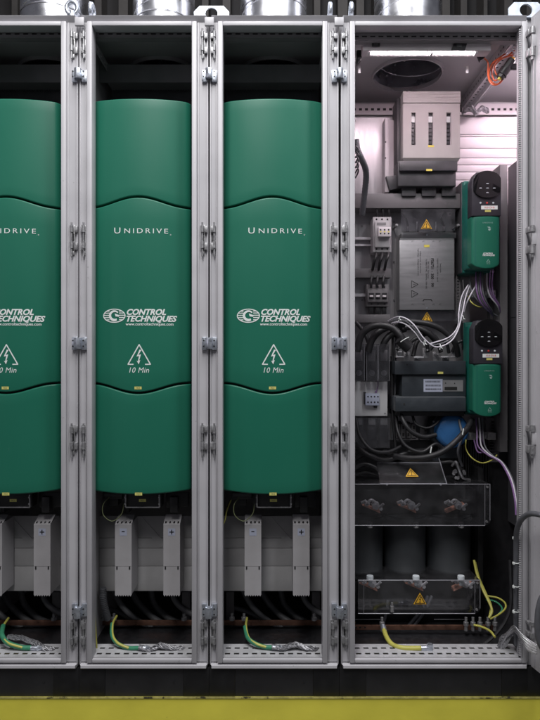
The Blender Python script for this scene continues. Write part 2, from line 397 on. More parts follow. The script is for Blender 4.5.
def cabinet(x0p, x1p, o0, o1, narrow, label, rw):
    """x0p..x1p outer px, o0..o1 opening px"""
    xc = X((x0p+x1p)/2); cab = thing('electrical_cabinet',(xc,.3,ZP),label,'electrical cabinet','grey electrical cabinets in a row')
    x0, x1, a0, a1 = X(x0p), X(x1p), X(o0), X(o1); px = 1/S
    mb = MB()
    zt, zb = Z(27.5), Z(657.5)
    # inner bead
    mb.box(a0-5*px,a0,-.012,.03,zb-3.8*px,zt+4.4*px,.0022); mb.box(a1,a1+5*px,-.012,.03,zb-3.8*px,zt+4.4*px,.0022)
    mb.box(a0+.0001,a1-.0001,-.0115,.03,zt,zt+4.4*px,.002); mb.box(a0+.0001,a1-.0001,-.0115,.001,zb-3.8*px,zb,.002)
    # channel
    mb.box(x0+1.2*px,a0-5*px,-.001,.03,Z(661.5),Z(22.8)); mb.box(a1+5*px,x1-1.2*px,-.001,.03,Z(661.5),Z(22.8))
    # ridge inside the channel and outer returns
    mb.box(a0-7*px,a0-6.1*px,-.005,-.0012,Z(661),Z(23.2),.0006); mb.box(a1+6.1*px,a1+7*px,-.005,-.0012,Z(661),Z(23.2),.0006)
    mb.box(x0,x0+1.2*px,-.006,.03,Z(663),Z(21),.0006); mb.box(x1-1.2*px,x1,-.006,.03,Z(663),Z(21),.0006)
    # top band: sloped rain edge and bottom lip with mitred corners
    T = lambda y,z: (y,z)
    for prof, mat_i in (([(.03,ZT),(-.012,ZT),(-.0145,ZT-.0015),(-.0135,ZT-.004),(.0,Z(22.9)),(.03,Z(22.9))],0),
                        ([(.03,Z(667)),(-.010,Z(667)),(-.014,Z(666)),(-.013,Z(663.6)),(-.004,Z(662.6)),(.03,Z(662.6))],0)):
        top = prof[0][1] > H
        e = .006
        pa = [(x0+ (e if (y<-.005) else 0), y, z) for y,z in prof]
        pbs = [(x1- (e if (y<-.005) else 0), y, z) for y,z in prof]
        va = [mb.bm.verts.new(p) for p in pa]; vb = [mb.bm.verts.new(p) for p in pbs]; n = len(va)
        mb._fin([mb.bm.faces.new(va), mb.bm.faces.new(vb[::-1])]+[mb.bm.faces.new([va[i],vb[i],vb[(i+1)%n],va[(i+1)%n]]) for i in range(n)])
    mb.build('front_frame','frame',cab)
    mb = MB()   # dark rubber gap in the bottom groove
    mb.box(x0+.012,x1-.012,.0,.02,Z(662.6),Z(661.3)); mb.build('gasket','black',cab)
    # skins
    dep = .60
    MB().box(x0+.0002,x0+.002,.031,dep,ZB,ZT-.004).build('side_panel','inner',cab)
    if narrow: MB().box(x1-.002,x1-.0002,.031,dep,ZB,ZT-.004).build('side_panel','inner',cab)
    xr = x1 if narrow else rw
    if not narrow: MB().box(xr-.002,xr,.031,dep,ZB,ZT-.004).build('side_panel','inner',cab)
    MB().box(x0,xr,dep,dep+.003,ZB,ZT).build('rear_panel','inner',cab)
    cx = (x0+x1)/2
    mb = MB(); mb.plate_hole(x0,x1,.031,dep,ZT-.003,ZT-.0002,cx,.355,.124)
    if not narrow: mb.box(x1+.0004,xr,.031,dep,ZT-.003,ZT-.0002)
    mb.build('roof','inner',cab)
    mb = MB(); mb.lathe((cx,.355,ZT-.003),[(.124,.02),(.124,-.002),(.1245,-.012),(.129,-.012),(.131,-.004),(.131,0)],'Z',48,cap=False)
    if not narrow:
        for t in (1.35,1.2,1.8,4.4): mb.cyl((cx+.126*math.cos(t),.355+.126*math.sin(t),ZT-.010),(cx+.117*math.cos(t),.355+.117*math.sin(t),ZT-.010),.005,seg=8)
    mb.build('duct_collar','inner',cab)
    # slotted rails
    pb_=37 if narrow else 39.5
    mb = MB(); mb.slots(Vector((a0-.01,.032,Z(pb_,.032))),UX,UZ,UY, a1-a0+.02,Z(26,.032)-Z(pb_,.032),.0016,.0160,.0275 if narrow else .0262,[.010],.0055)
    mb.mi=1; mb.box(a0-.01,a1+.01,.0345,.0350,Z(pb_,.032)+.001,Z(26,.032)); mb.mi=0  # black sheet behind the slots, their shade put into its colour
    mb.box(a0-.01,a1+.01,.0353,.06,Z(pb_,.032)-.0018,Z(pb_,.032)-.0002)
    mb.build('top_rail',['grey2','ink'],cab)
    zf = Z(658.0)
    mb = MB(); mb.slots(Vector((a0-.012,.003,zf)),UX,UY,UZ, a1-a0+.024,.083,.0016,.0165,.0285,[.022,.058],.0100)
    mb.box(a0-.012,a1+.012,.0863,.0880,zf-.02,zf+.0016)
    mb.build('bottom_rail','shelf',cab)
    MB().box(x0+.001,xr-.001,.10,dep,ZB+.001,ZB+.006).build('bottom_panel','black',cab)
    if narrow:
        for x_,n_ in ((a0-.012,UX),(a1+.010,-UX)):
            mb = MB(); mb.slots(Vector((x_,.06,Z(50,.06))),UY,UZ,n_, .45,.03,.0016,.010,.025,[.015],.008); mb.build('depth_rail','inner',cab)
    # uprights behind the frame on both sides, slotted
    mb = MB()
    mb.slots(Vector((a0-.012,.031,Z(655))),UZ,UY,-UX, 1.93,.04,.0016,.010,.025,[.02],.008)
    mb.build('upright_rail','rail',cab); mb = MB()
    if narrow: mb.slots(Vector((a1+.006,.031,Z(655))),UZ,UY,UX, 1.93,.04,.0016,.010,.025,[.02],.008); mb.build('upright_rail','rail',cab)
    # plinth
    c = 25*px
    for q0,q1 in ((x0-(.0024 if narrow else .0052),x0+c),(x1-c,x1+.0024)):
        MB().box(q0,q1,-.002,.06,ZP,ZB-.0015,.0006).build('plinth_corner','blackp',cab); MB().box(q0,q1,.52,.59,ZP,ZB-.0015).build('plinth_corner','blackp',cab)
    if not narrow:
        MB().box(x1+.0026,RW,-.001,.06,ZP,ZB-.0015,.0006).build('plinth_corner','blackp',cab)
        MB().box(x1+.004,RW,.012,.03,ZB,ZT).build('blind_post','frame',cab)
    mb = MB(); mb.box(x0+c+.0005,x1-c-.0005,.0,.003,ZP,ZB-.002)
    mb.mi = 1
    for q in (.12,.88):
        x = x0+c+(x1-x0-2*c)*q; mb.cyl((x,-.0015,(ZP+ZB)/2),(x,.001,(ZP+ZB)/2),.0035,seg=12)
    mb.build('plinth_panel',['plinth','black'],cab)
    return cab, x0, x1, a0, a1

NCAB = []
labs = ['narrow grey cabinet at the left edge of the photo, partly cut off','narrow grey cabinet second from the left, between the cut off one and the middle one','narrow grey cabinet right beside the wide open cabinet']
for i, off in enumerate((-130,0,130)):
    cab, x0,x1,a0,a1 = cabinet(80+off,208.3+off,93+off,192.2+off,True,labs[i],None)
    NCAB.append(cab)
    hinge_parts(cab, 84.5+off-.5, 1, HY); hinge_parts(cab, 203.3+off-.3, -1, HY)
    clamp(cab, 209.3+off, 70,81.5); clamp(cab, 209.3+off, 337,350); clamp(cab, 209.3+off, 604,616.5)
    # end block between the tops
    mb = MB(); mb.pb(204.6+off,213.8+off,16.8,25.2,-.024,-.015,.0014); mb.build('corner_block','frame',cab)
    # baffles
    mb = MB(); mb.pb(86+off,199+off,64.5,82.5,.20,.204); mb.box(a0-.01,a1+.01,.2045,.30,Z(82.5,.20),Z(82.5,.20)+.002); mb.build('upper_baffle','grey2',cab)
    mb = MB(); zb0 = Z(84,.26)
    for k in range(34):
        x = a0+.004+k*(a1-a0-.008)/34; mb.box(x,x+.0045,.255,.258,Z(92,.26),zb0)
    mb.box(a0-.01,a1+.01,.259,.262,Z(110,.26),zb0+.004); mb.build('vent_grille','dark',cab)
    mb = MB()
    for k,(t,b) in enumerate(((516,537.8),(538.2,548),(548.4,566),(566.4,591))):
        q = .20; mb.box(x0+.0025,x1-.0025,q,q+.01,Z(b,q),Z(t,q),.0009)
    mb.build('rear_mounting_plate','grey',cab)
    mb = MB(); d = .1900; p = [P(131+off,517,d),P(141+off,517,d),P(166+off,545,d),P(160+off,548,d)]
    mb.prism([v+Vector((0,.0085,0)) for v in p],(0,.0012,0)); mb.build('light_band_strip','grey',cab)  # grey strip added to stand for a slanting band of light on the plate
lift_plate(NCAB[1],211.5,.02)
eye(NCAB[0],72,.0,0); eye(NCAB[1],92,.02,1,.019)
eye(NCAB[2],330.0,.02,1,.019)

# wide cabinet
RW = X(620)
CAB4, x0,x1,a0,a1 = cabinet(341,526.6,354.5,520.3,False,'wide open grey cabinet on the right, crowded with control gear and lit inside',RW)
hinge_parts(CAB4, 345.5, 1, HY); 
eye(CAB4,351.0,.02,1,.019)
lift_plate(CAB4,526,.0)
# gasket teeth along the right bead
mb = MB()
for k in range(292):
    z = Z(655)+k*.0067; mb.box(a1-.0060,a1-.0003,-.006,-.002,z,z+.0040)
mb.mi=1; mb.box(a1-.0055,a1-.0004,-.0015,.001,Z(657),Z(28)); mb.build('edge_gasket',['frame','dark'],CAB4)
MB().box(a1-.0002,a1+.0012,-.0124,-.0121,Z(656),Z(28)).build('gasket_line','ink',CAB4)
# open door, hinged right
th = rad(11); hp = Vector((X(529.3),-.012,0)); U = Vector((math.sin(th),-math.cos(th),0)); N = Vector((math.cos(th),math.sin(th),0))
mb = MB(); O = Vector((hp.x,hp.y,Z(664))); L = .585; HH = Z(20)-Z(664)
mb.ob(O,U,UZ,N, 0,L, 0,HH, .022,.024)                 # outer skin
mb.ob(O,U,UZ,N, 0,.0016, 0,HH, .0,.0219); mb.ob(O,U,UZ,N, L-.0016,L, 0,HH, .0,.0219)
mb.ob(O,U,UZ,N, .0018,L-.0018, HH-.0016,HH, .0,.0219); mb.ob(O,U,UZ,N, .0018,L-.0018, 0,.0016, .0,.0219)
mb.ob(O,U,UZ,N, .0018,.052, .002,HH-.002, .0,.0015); mb.ob(O,U,UZ,N, L-.030,L-.0018, .002,HH-.002, .0,.0015)
mb.ob(O,U,UZ,N, .0522,L-.0302, .002,.03, .0,.0015); mb.ob(O,U,UZ,N, .0522,L-.0302, HH-.03,HH-.002, .0,.0015)
mb.ob(O,U,UZ,N, .018,.021, .01,HH-.01, -.005,-.0002)
door = mb.build('door','frame',CAB4)
mb = MB(); mb.slots(O+U*.0535+N*.004+UZ*.03,UZ,U,N, HH-.06,.03,.0015,.011,.11,[.012],.010)
mb.slots(O+U*(L-.064)+N*.004+UZ*.03,UZ,U,N, HH-.06,.03,.0015,.011,.025,[.012],.010)
mb.build('door_stiffener','grey2',door)
for a,b in ((33,62),(228,256),(424,453),(617,633)):
    mb = MB(); h = b-a; c = hp+U*.004-N*.008
    c = hp+U*.020-N*.009
    mb.cyl((c.x,c.y,Z(a)),(c.x,c.y,Z(a+h*.22)),.0075,seg=14); mb.cyl((c.x,c.y,Z(a+h*.68)),(c.x,c.y,Z(a+h*.98)),.0075,seg=14)
    mb.cyl((c.x,c.y,Z(a+2)),(c.x,c.y,Z(b+3)),.004,seg=10)
    mb.box(c.x-.012,c.x,c.y+.004,c.y+.022,Z(a+h*.22),Z(a+1),.0006); mb.box(c.x-.012,c.x,c.y+.004,c.y+.022,Z(a+h*.95),Z(a+h*.70),.0006)
    mb.mi = 1; mb.box(c.x-.002,c.x+.016,c.y-.004,c.y+.006,Z(a+h*.66),Z(a+h*.26),.001)
    mb.build('door_hinge',['nickel','frame'],CAB4)

# ------------------------------------------------------------------ ducts above
dl = ['round silver duct rising above the leftmost cabinet','round silver duct above the second cabinet from the left','round silver duct above the third cabinet from the left','round silver duct above the wide open cabinet']
for i, cx in enumerate((X(14.15),X(144.15),X(274.15),X(433.8))):
    r = .122 if i != 1 else .112
    t = thing('air_duct',(cx,.355,ZT),dl[i],'air duct','silver ducts on top of the cabinets')
    mb = MB(); mb.lathe((cx,.355,ZT),[(r,0.0),(r,.9),(.0005,.9)],'Z',56,cap=False); mb.build('pipe','duct',t)
    mb = MB(); mb.lathe((cx,.355,ZT+.0005),[(r+.001,0),(r+.014,0),(r+.014,.002),(r+.003,.003),(r+.002,.018),(r+.001,.018)],'Z',56,cap=False)
    mb.build('flange','duct',t); zc = (.192,.172,.215,.25)[i]; mb = MB(); mb.torus((cx,.355,ZT+zc),r-.0002,.0016,'Z',64); mb.build('bead','duct',t); mb = MB(); mb.torus((cx,.355,ZT+zc-.004),r-.0004,.0014,'Z',64); mb.build('seam','seam',t)
    mb = MB(); pts = [(cx+(r+.0005)*math.cos(a),.355+(r+.0005)*math.sin(a),ZT+.02+a/(2*math.pi)*.11) for a in [k*.22 for k in range(200)]]
    mb.tube(pts,.0012,seg=6,n=1); mb.build('spiral_seam','duct',t)

# ------------------------------------------------------------------ big green drives
KD = (D+.06)/D/S
HW = 51.0*KD
def ysurf(x, side=.062, b=.025): return side-b*(1-(x/HW)**2)
def panel(mb, ztop, zbot, x0=-HW, x1=HW, rx=.016, rz=.0045, skirt=.03, ysf=ysurf):
    def coords(L, r, n):
        e = [0,.06,.2,.42,.7,1.0]
        return [k*r for k in e]+[r+(L-2*r)*k/n for k in range(1,n)]+[L-k*r for k in e[::-1]]
    xs = coords(x1-x0, rx, 30); grid = []
    for u in xs:
        x = x0+u; zt, zb = ztop(x), zbot(x); L = zt-zb; col = []
        for v in coords(L, rz, 10):
            ex = min(u, x1-x0-u); ez = min(v, L-v)
            a = max(0, 1-ex/rx); c = max(0, 1-ez/rz)
            push = rx*(1-math.sqrt(max(0,1-a*a)))+rz*(1-math.sqrt(max(0,1-c*c)))
            col.append(mb.bm.verts.new((x, ysf(x)+push, zb+v)))
        grid.append(col)
    nx, nz = len(grid), len(grid[0]); fs = []
    for i in range(nx-1):
        for j in range(nz-1): fs.append(mb.bm.faces.new([grid[i][j],grid[i+1][j],grid[i+1][j+1],grid[i][j+1]]))
    bd = [grid[i][0] for i in range(nx)]+[grid[-1][j] for j in range(1,nz)]+[grid[i][-1] for i in range(nx-2,-1,-1)]+[grid[0][j] for j in range(nz-2,0,-1)]
    bk = [mb.bm.verts.new((v.co.x, v.co.y+skirt, v.co.z)) for v in bd]; n = len(bd)
    for i in range(n): fs.append(mb.bm.faces.new([bd[(i+1)%n],bd[i],bk[i],bk[(i+1)%n]]))
    mb._fin(fs)
def big_drive():
    cx, dd = 0.0, .06
    zz = lambda py: Z(py,.06)-Z(500,.06)            # local z, base at y=500
    bell = lambda x: .5*(1+math.cos(math.pi*min(1,abs(x)/HW)))
    bell2 = lambda x: bell(x)**1.15
    t = thing('drive_unit',(X(139.6,.06),0,Z(500,.06)),'tall green drive unit in the second narrow cabinet from the left','drive unit','tall green drive units in the narrow cabinets')
    base = t.location.copy(); t.location = (0,0,0)
    mb = MB(); mb.box(-HW+.004,HW-.004,.075,.27,zz(493),zz(102),.004); mb.build('chassis','black',t)
    mb = MB(); panel(mb, lambda x: zz(101.5)-.004*abs(x/HW)**8, lambda x: zz(207.2)+9.5*KD*bell2(x)); mb.build('top_cover','green',t,recalc=False)
    mb = MB(); panel(mb, lambda x: zz(209.0)+9.5*KD*bell2(x), lambda x: zz(382.2)-9.6*KD*bell2(x),ysf=lambda x: ysurf(x)-.0015)
    mid = mb.build('middle_cover','green',t,recalc=False)
    mb = MB(); panel(mb, lambda x: zz(384.0)-9.6*KD*bell2(x), lambda x: zz(490)-3.0*KD*(1-(x/HW)**2), rz=.0055); mb.build('bottom_cover','green',t,recalc=False)
    sf = lambda x: ysurf(x)-.0024
    px = lambda p: (p-139.3)*KD*.985
    k = KD*.985
    mb = MB(); put_text(mb,'U',(px(118.4),0,zz(232.3)),8.6*k,sf,sx=1.25,bold=.0)
    put_text(mb,'NIDRIVE',(px(147.2),0,zz(232.7)),7.0*k,sf,sx=1.30,space=1.38,bold=.0)
    put_text(mb,'®',(px(171.6),0,zz(236)),1.8*k,sf)
    mb.build('model_lettering','white',t,recalc=False)
    mb = MB(); put_text(mb,'CONTROL',(px(127.3),0,zz(312.9)),8.0*k,sf,shear=.30,sx=1.02,bold=.00095,align='LEFT')
    put_text(mb,'TECHNIQUES',(px(126.6),0,zz(319.5)),8.0*k,sf,shear=.30,sx=1.03,bold=.00095,align='LEFT')
    put_text(mb,'www.controltechniques.com',(px(127),0,zz(324.6)),4.2*k,sf,sx=.97,align='LEFT',bold=.0002)
    mb.build('brand_lettering','white',t,recalc=False)
    mb = MB(); ex, ez = px(115.2), zz(316.2); a, b = 11.2*k, 6.6*k
    oval = lambda q,n=32: [(ex+a*q*math.cos(i*2*math.pi/n), ez+b*q*math.sin(i*2*math.pi/n)) for i in range(n)]
    strip(mb, oval(1), .9*k, 0, sf, True)
    for q in (-.62,-.28,.06,.40,.70):
        w = math.sqrt(1-q*q)
        for sgn in (-1,1):
            strip(mb, [(ex+sgn*a*w*.97, ez+b*q),(ex+sgn*a*.46, ez+b*q)], .85*k, 0, sf)
    # globe-and-swoosh in the middle of the emblem
    ring_o = [(ex+a*.50*math.cos(r_), ez+b*.84*math.sin(r_)) for r_ in [rad(40+i*10) for i in range(27)]]
    ring_i = [(ex+a*.34*math.cos(r_)+a*.05, ez+b*.52*math.sin(r_)+b*.05) for r_ in [rad(300-i*10) for i in range(27)]]
    n = 27
    for i in range(n-1): flat(mb,[ring_o[i],ring_o[i+1],ring_i[n-2-i],ring_i[n-1-i]],0,sf)
    flat(mb,[(ex+a*.05,ez+b*.35),(ex+a*.5,ez+b*.05),(ex+a*.42,ez-b*.15),(ex+a*.12,ez-b*.1)],0,sf)
    mb.build('emblem','white',t,recalc=False)
    mb = MB(); tx, tz = px(140.6), zz(355.0)
    strip(mb,[(tx-11.2*k,tz-9.4*k),(tx+11.2*k,tz-9.4*k),(tx,tz+10.3*k)],1.15*k,0,sf,True)
    bolt(mb,tx-.3*k,tz-1.8*k,14.5*k,0,sf)
    put_text(mb,'10 Min',(px(139.8),0,zz(370.2)),7.6*k,sf,shear=.22,sx=.96,space=1.06)
    mb.build('warning_print','white',t,recalc=False)
    def stick(pxx,py,yy=None):
        m = MB(); x, z = px(pxx), zz(py); s2 = (lambda q: yy) if yy else (lambda q: sf(q)-.0004)
        flat(m,[(x-3.6*k,z-1.4*k),(x+3.6*k,z-1.4*k),(x+3.6*k,z+1.4*k),(x-3.6*k,z+1.4*k)],0,s2)
        m.mi = 1; m2 = (lambda q: s2(q)-.0004)
        put_text(m,'MC3',(x,0,z),1.9*k,m2)
        m.build('sticker',['yl2','greyink'],t,recalc=False)
    stick(139.5,387.6); stick(140,492.2)
    stick(140.5,502.3,.0848)
    mb = MB(); mb.box(px(121),px(160),.085,.13,zz(509),zz(493),.001); mb.build('terminal_box','black',t)
    mb = MB(); z = zz(508.8)
    mb.box(px(124),px(158.5),.078,.0845,z-.002,z+.0015,.0006); mb.box(px(123),px(124.4),.078,.0845,z,zz(496),.0004); mb.box(px(157.6),px(159),.078,.0845,z,zz(496),.0004)
    for q,r_ in ((123.6,498.5),(158.4,498.5),(123.6,505),(158.4,505)): mb.cyl((px(q),.0775,zz(r_)),(px(q),.073,zz(r_)),.0032,seg=10)
    mb.build('bracket','nickel',t)
    for q0,q1,r0,r1,d_ in ((97,118,496,503,.11),(100,112,503,511,.13),(163,186,496,512,.12),(168,176,500,516,.10),(118,122,493,520,.15)):
        MB().box(px(q0),px(q1),d_,d_+.05,zz(r1),zz(r0),.0015).build('connector_block','black',t)
    mb = MB(); mb.box(px(98.5),px(117.5),.1096,.1105,zz(500),zz(497))
    for q in range(7): mb.cyl((px(100+q*2.6),.108,zz(498.5)),(px(100+q*2.6),.1095,zz(498.5)),.0022,seg=8)
    mb.build('screw_row','dark',t)
    mb = MB(); mb.tube([(px(105),.10,zz(500)),(px(100),.085,zz(507)),(px(101),.08,zz(517)),(px(110),.082,zz(523)),(px(119),.085,zz(516)),(px(121),.088,zz(506))],.0014,seg=8)
    mb.build('thin_wire','olive',t)
    t.location = base
    return t
dr = big_drive()
dup(dr,(X(272.3,.06),0,Z(500,.06)),'tall green drive unit in the third narrow cabinet, next to the wide cabinet')
d3 = dup(dr,(X(8.6,.06),0,Z(500,.06)),'tall green drive unit cut off by the left edge of the photo')

for ch in list(d3.children):
    if ch.name.startswith('thin_wire'): bpy.data.objects.remove(ch)
# ------------------------------------------------------------------ busbar covers
def cover(sign, cx):
    k = (D+.10)/D/S; w = 8.3*k; z0 = Z(596.5,.1); ztop = Z(524.5,.1)-z0; t = thing('busbar_cover',(0,0,0),'x','busbar cover','grey busbar covers marked minus or plus')
    mb = MB(); y = .10; n = 7
    zig = [(-w+2*w*i/(n*2), (0 if i%2 else 1.7*k)) for i in range(n*2+1)]
    mb.prism([(a,y,b) for a,b in zig]+[(w,y,30*k),(-w,y,30*k)],(0,.002,0))
    mb.prism([(-w,y,30.3*k),(w,y,30.3*k),(w,y,ztop),(-w,y,ztop)],(0,.002,0))
    mb.box(-w,-w+.0016,y+.0022,y+.09,2*k,ztop+.004); mb.box(w-.0016,w,y+.0022,y+.09,2*k,ztop+.004)
    # sloping slotted top
    V = Vector((0,.055,.026)); Vn = V.normalized(); Nn = Vector((0,-Vn.z,Vn.y))
    L = 2*w; O = Vector((-w,y,ztop+.0002)); s0 = .0055; n = 4; pit = L/n
    W = .020
    mb.ob(O,UX,Vn,Nn,0,L,0,.005,-.0016,0); mb.ob(O,UX,Vn,Nn,0,L,W-.004,W+.03,-.0016,0)
    for i in range(n+1):
        a = max(0,i*pit-(pit-s0)/2); b = min(L,i*pit+(pit-s0)/2); mb.ob(O,UX,Vn,Nn,a,b,.0052,W-.0042,-.0016,0)
    mb.mi = 1
    for s_ in (-1,1): mb.box(s_*(w-2*k)-.0022,s_*(w-2*k)+.0022,y-.0008,y,27*k,30.2*k)
    mb.build('shell',['grey3','black'],t)
    mb = MB(); zc = 64.5*k
    flat(mb,[(-3.6*k,zc-3.6*k),(3.6*k,zc-3.6*k),(3.6*k,zc+3.6*k),(-3.6*k,zc+3.6*k)],y-.0006)
    mb.mi = 1; f = lambda a,b,c,d_: flat(mb,[(a,c),(b,c),(b,d_),(a,d_)],y-.0011)
    if sign=='+': f(-2.3*k,2.3*k,zc-.5*k,zc+.5*k); f(-.5*k,.5*k,zc-2.3*k,zc+2.3*k)
    else: f(-1.5*k,1.5*k,zc+.1*k,zc+1.1*k)
    mb.build('polarity_label',['bluesq','ink'],t,recalc=False)
    t.location = (cx,0,z0); return t
names = ('leftmost','second','third')
for i, off in enumerate((-130,0,130)):
    place = ('in the cut off cabinet at the left edge','in the second cabinet from the left','in the third cabinet from the left')[i]
    c = cover('-', X(123.3+off*.997,.1)); c['label'] = 'grey slotted busbar cover marked minus '+place
    c = cover('+', X(171.7+off*.997,.1)); c['label'] = 'grey slotted busbar cover marked plus '+place

# ------------------------------------------------------------------ lower gear in narrow cabinets
def braid(pts, name='braided_strap', label=None, r=.0085, strands=20, flat_=.6):
    mb = MB(); pts = [Vector(p) for p in pts]
    for s_ in range(strands):
        ph = 2*math.pi*s_/strands; q = []
        for i in range(len(pts)-1):
            for j in range(4):
                u = i*4+j; p = pts[i].lerp(pts[i+1], j/4)
                q.append(p+Vector((R.uniform(-.001,.001), math.cos(ph+u*.7)*r*R.uniform(.6,1.5), math.sin(ph+u*.7)*r*flat_*R.uniform(.5,1.6))))
        q.append(pts[-1]); mb.tube(q, r*.17, seg=5, n=3)
    return mb.build(name,'braid',label=label,cat='braided strap',group='tinned earthing braids')
where = ('in the leftmost cabinet','in the second cabinet from the left','in the third cabinet from the left')
G = [  # earth cable and braid points per cabinet (px, py, depth)
 ([(8,618,.20),(3,626,.15),(2,635,.08),(8,643,.05),(22,647.5,.045),(31,648,.045)], [(8,637,.10),(22,638,.09),(36,643,.07),(45,648,.05),(55,650,.05)]),
 ([(116,616,.20),(112,624,.15),(112,635,.09),(117,643,.06),(128,648,.05),(139,648,.045)], [(139,647,.045),(150,650,.045),(160,645,.05),(172,648,.05),(186,649,.06)]),
 ([(246,618,.20),(245,627,.14),(248,638,.08),(256,644,.055),(265,647,.05),(272,647.5,.045)], [(272,647,.045),(283,648,.045),(296,644,.05),(306,648,.045),(318,649,.05)]),
]
for i, off in enumerate((-130,0,130)):
    w = where[i]
    mb = MB(); d = .24
    mb.box(X(84+off,d),X(196+off,d),d,d+.006,Z(625.5,d),Z(620.5,d),.0006)
    b = mb.build('copper_busbar','copper',label='thin brown copper bar across the bottom '+w,cat='busbar',group='copper earth bars',loc=(X(140+off),d,Z(625.5,d)))
    for q in (102,114,184):
        mb = MB(); p = P(q+off,620,.225); mb.cyl(p,p+Vector((0,0,.010)),.010,seg=6); mb.cyl(p+Vector((0,0,.010)),p+Vector((0,0,.022)),.005,seg=10)
        mb.build('bolt','nickel',b)
    g = G[i]
    t = thing('earth_cable',P(*g[0][-1]),'short green and yellow earth cable bending down '+w,'cable','green and yellow earth cables')
    mb = MB(); mb.tube(PP(*g[0][1:]),(.0078,.0064,.0070)[i],seg=12); mb.build('green_sheath','gg',t)
    mb = MB(); mb.tube([p+Vector((.0035,-.0045,.002)) for p in PP(*g[0][:-1])],.0040,seg=8); mb.build('yellow_stripe','yg',t)
    mb = MB(); p = P(*g[0][-1]); mb.cyl(p,p+Vector((.022,0,-.001)),.0075,seg=10); mb.cyl(p+Vector((.022,0,0)),p+Vector((.036,0,0)),.010,.004,seg=8); mb.build('cable_lug','zinc',t)
    braid(PP(*g[1]),label='crumpled silver braided strap lying on the slotted rail '+w)
    # dark cables looping down behind
    for j,(pts,r) in enumerate((([(128,585,.36),(140,605,.34),(160,622,.3),(188,632,.28)],.011),([(150,585,.38),(155,605,.36),(172,620,.32),(196,626,.3)],.011),
                                ([(104,640,.35),(130,636,.34),(160,630,.34),(194,628,.3)],.009),([(112,588,.30),(122,606,.28),(140,622,.27),(165,634,.27),(196,640,.26)],.010),([(170,586,.30),(176,602,.28),(188,612,.27),(200,616,.27)],.010),([(96,606,.32),(118,612,.33),(142,626,.33),(168,640,.30)],.008))):
        mb = MB(); mb.tube([P(a+off,b_,c) for a,b_,c in pts],r,seg=12)
        mb.build('power_cable','cablem',label=['thick dark cable curving down behind the minus cover ','thick dark cable curving down behind the plus cover ','dark cable lying low behind the copper bar ','long dark cable slanting down from left to right ','short dark cable beside the right post ','dark cable coming from the left wall '][j]+w,cat='cable',group='dark cables low in the narrow cabinets')
    # clear cover sheet
    d=.28
    for q in (97,183):
        mb = MB(); mb.pb(q+off-1,q+off+7,592,645,d,d+.02,.001)
        mb.build('standoff_post','grey2t',label=('left' if q==97 else 'right')+' dark post behind the copper bar '+w,cat='post',group='dark posts behind the copper bars')
mb = MB(); mb.tube(PP((103,588,.17),(103.5,600,.17),(106,612,.18),(108,619,.19)),.011,seg=14,n=14,rib=.12)
mb.build('corrugated_hose','cableg',label='grey corrugated hose beside the minus cover in the second cabinet',cat='hose')
mb = MB(); mb.tube(PP((92,480,.12),(92.8,520,.1),(93.6,570,.08),(94,600,.07),(97,650,.06)),.0022,seg=8)
mb.build('earth_wire','yg',label='thin yellow green wire down the left edge of the second cabinet',cat='wire')
mb = MB(); mb.tube(PP((222,527,.10),(225,520,.1),(227,510,.12),(231,500,.13)),.0020,seg=8)
mb.build('earth_wire','yg',label='short yellow wire left of the drive bottom in the third cabinet',cat='wire')

# ------------------------------------------------------------------ wide cabinet interior
DB = .45
def one(name, m, label, cat, group=None, **k):
    return lambda mb: mb.build(name, m, label=label, cat=cat, group=group, **k)
# mounting plates (parts of the cabinet)
mb = MB(); mb.box(X(320,DB),X(395,DB),DB+.003,DB+.006,Z(440,DB),Z(117,DB)); mb.box(X(395.2,DB),X(470,DB),DB+.003,DB+.006,Z(440,DB),Z(205,DB))
mb.build('mounting_plate','plate',CAB4)
mb = MB(); mb.box(X(320,DB),RW-.01,DB+.004,DB+.007,Z(655,DB),Z(440.5,DB)); mb.build('lower_shade_board','black',CAB4)  # black board added, gives the shade low in the bay as colour
mb = MB(); d = .52
ys = [116.5,134.5,136.5,148.5,158,165,172,180,190,200,215,240]
for a,b in zip(ys[:-1],ys[1:]): mb.box(X(384,d),RW-.004,d,d+.006,Z(b-.25,d),Z(a+.25,d),.0012)
mb.build('rear_grooved_panel','pale',CAB4)
mb = MB(); d=.56
for a,b in ((330,403),(462,560)):
    mb.slots(Vector((X(a,d),d,Z(112.5,d))),UX,UZ,UY, X(b,d)-X(a,d),Z(103.5,d)-Z(112.5,d),.0016,.0125,.0245,[.013],.010)
mb.mi=1; mb.box(X(330,d),X(560,d),d+.003,d+.0035,Z(112,d),Z(104,d)); mb.mi=0; mb.box(X(330,d),X(560,d),d-.012,d-.0003,Z(116,d),Z(113.2,d))  # dark backing sheet stands in for the shade inside the slots
mb.build('rear_top_rail',['pale','ink'],CAB4)
# depth rail under the roof on the right, joint between the two bays
mb = MB(); xr = X(519,.04)
for (xx,zz_,n_) in ((xr,Z(45,.04),0),):
    mb.slots(Vector((xx-.012,.06,ZT-.045)),UY,UX,UZ, .52,.045,.0016,.010,.024,[.013,.032],.008)
    mb.slots(Vector((xx+.036,.06,ZT-.047)),UY,UZ,-UX, .52,.042,.0016,.010,.024,[.012,.030],.008)
    mb.slots(Vector((xx-.013,.06,ZT-.043)),UY,UZ,-UX, .52,.038,.0016,.010,.024,[.018],.008)
    mb.box(xx+.012,xx+.018,.06,.58,ZT-.062,ZT-.047)
    mb.mi=1; mb.box(xx-.010,xx+.031,.065,.575,ZT-.0425,ZT-.042); mb.box(xx-.0105,xx-.0100,.065,.575,ZT-.0415,ZT-.007)  # thin black sheets added so the rail slots look shaded
mb.build('depth_rail',['rail','ink'],CAB4)
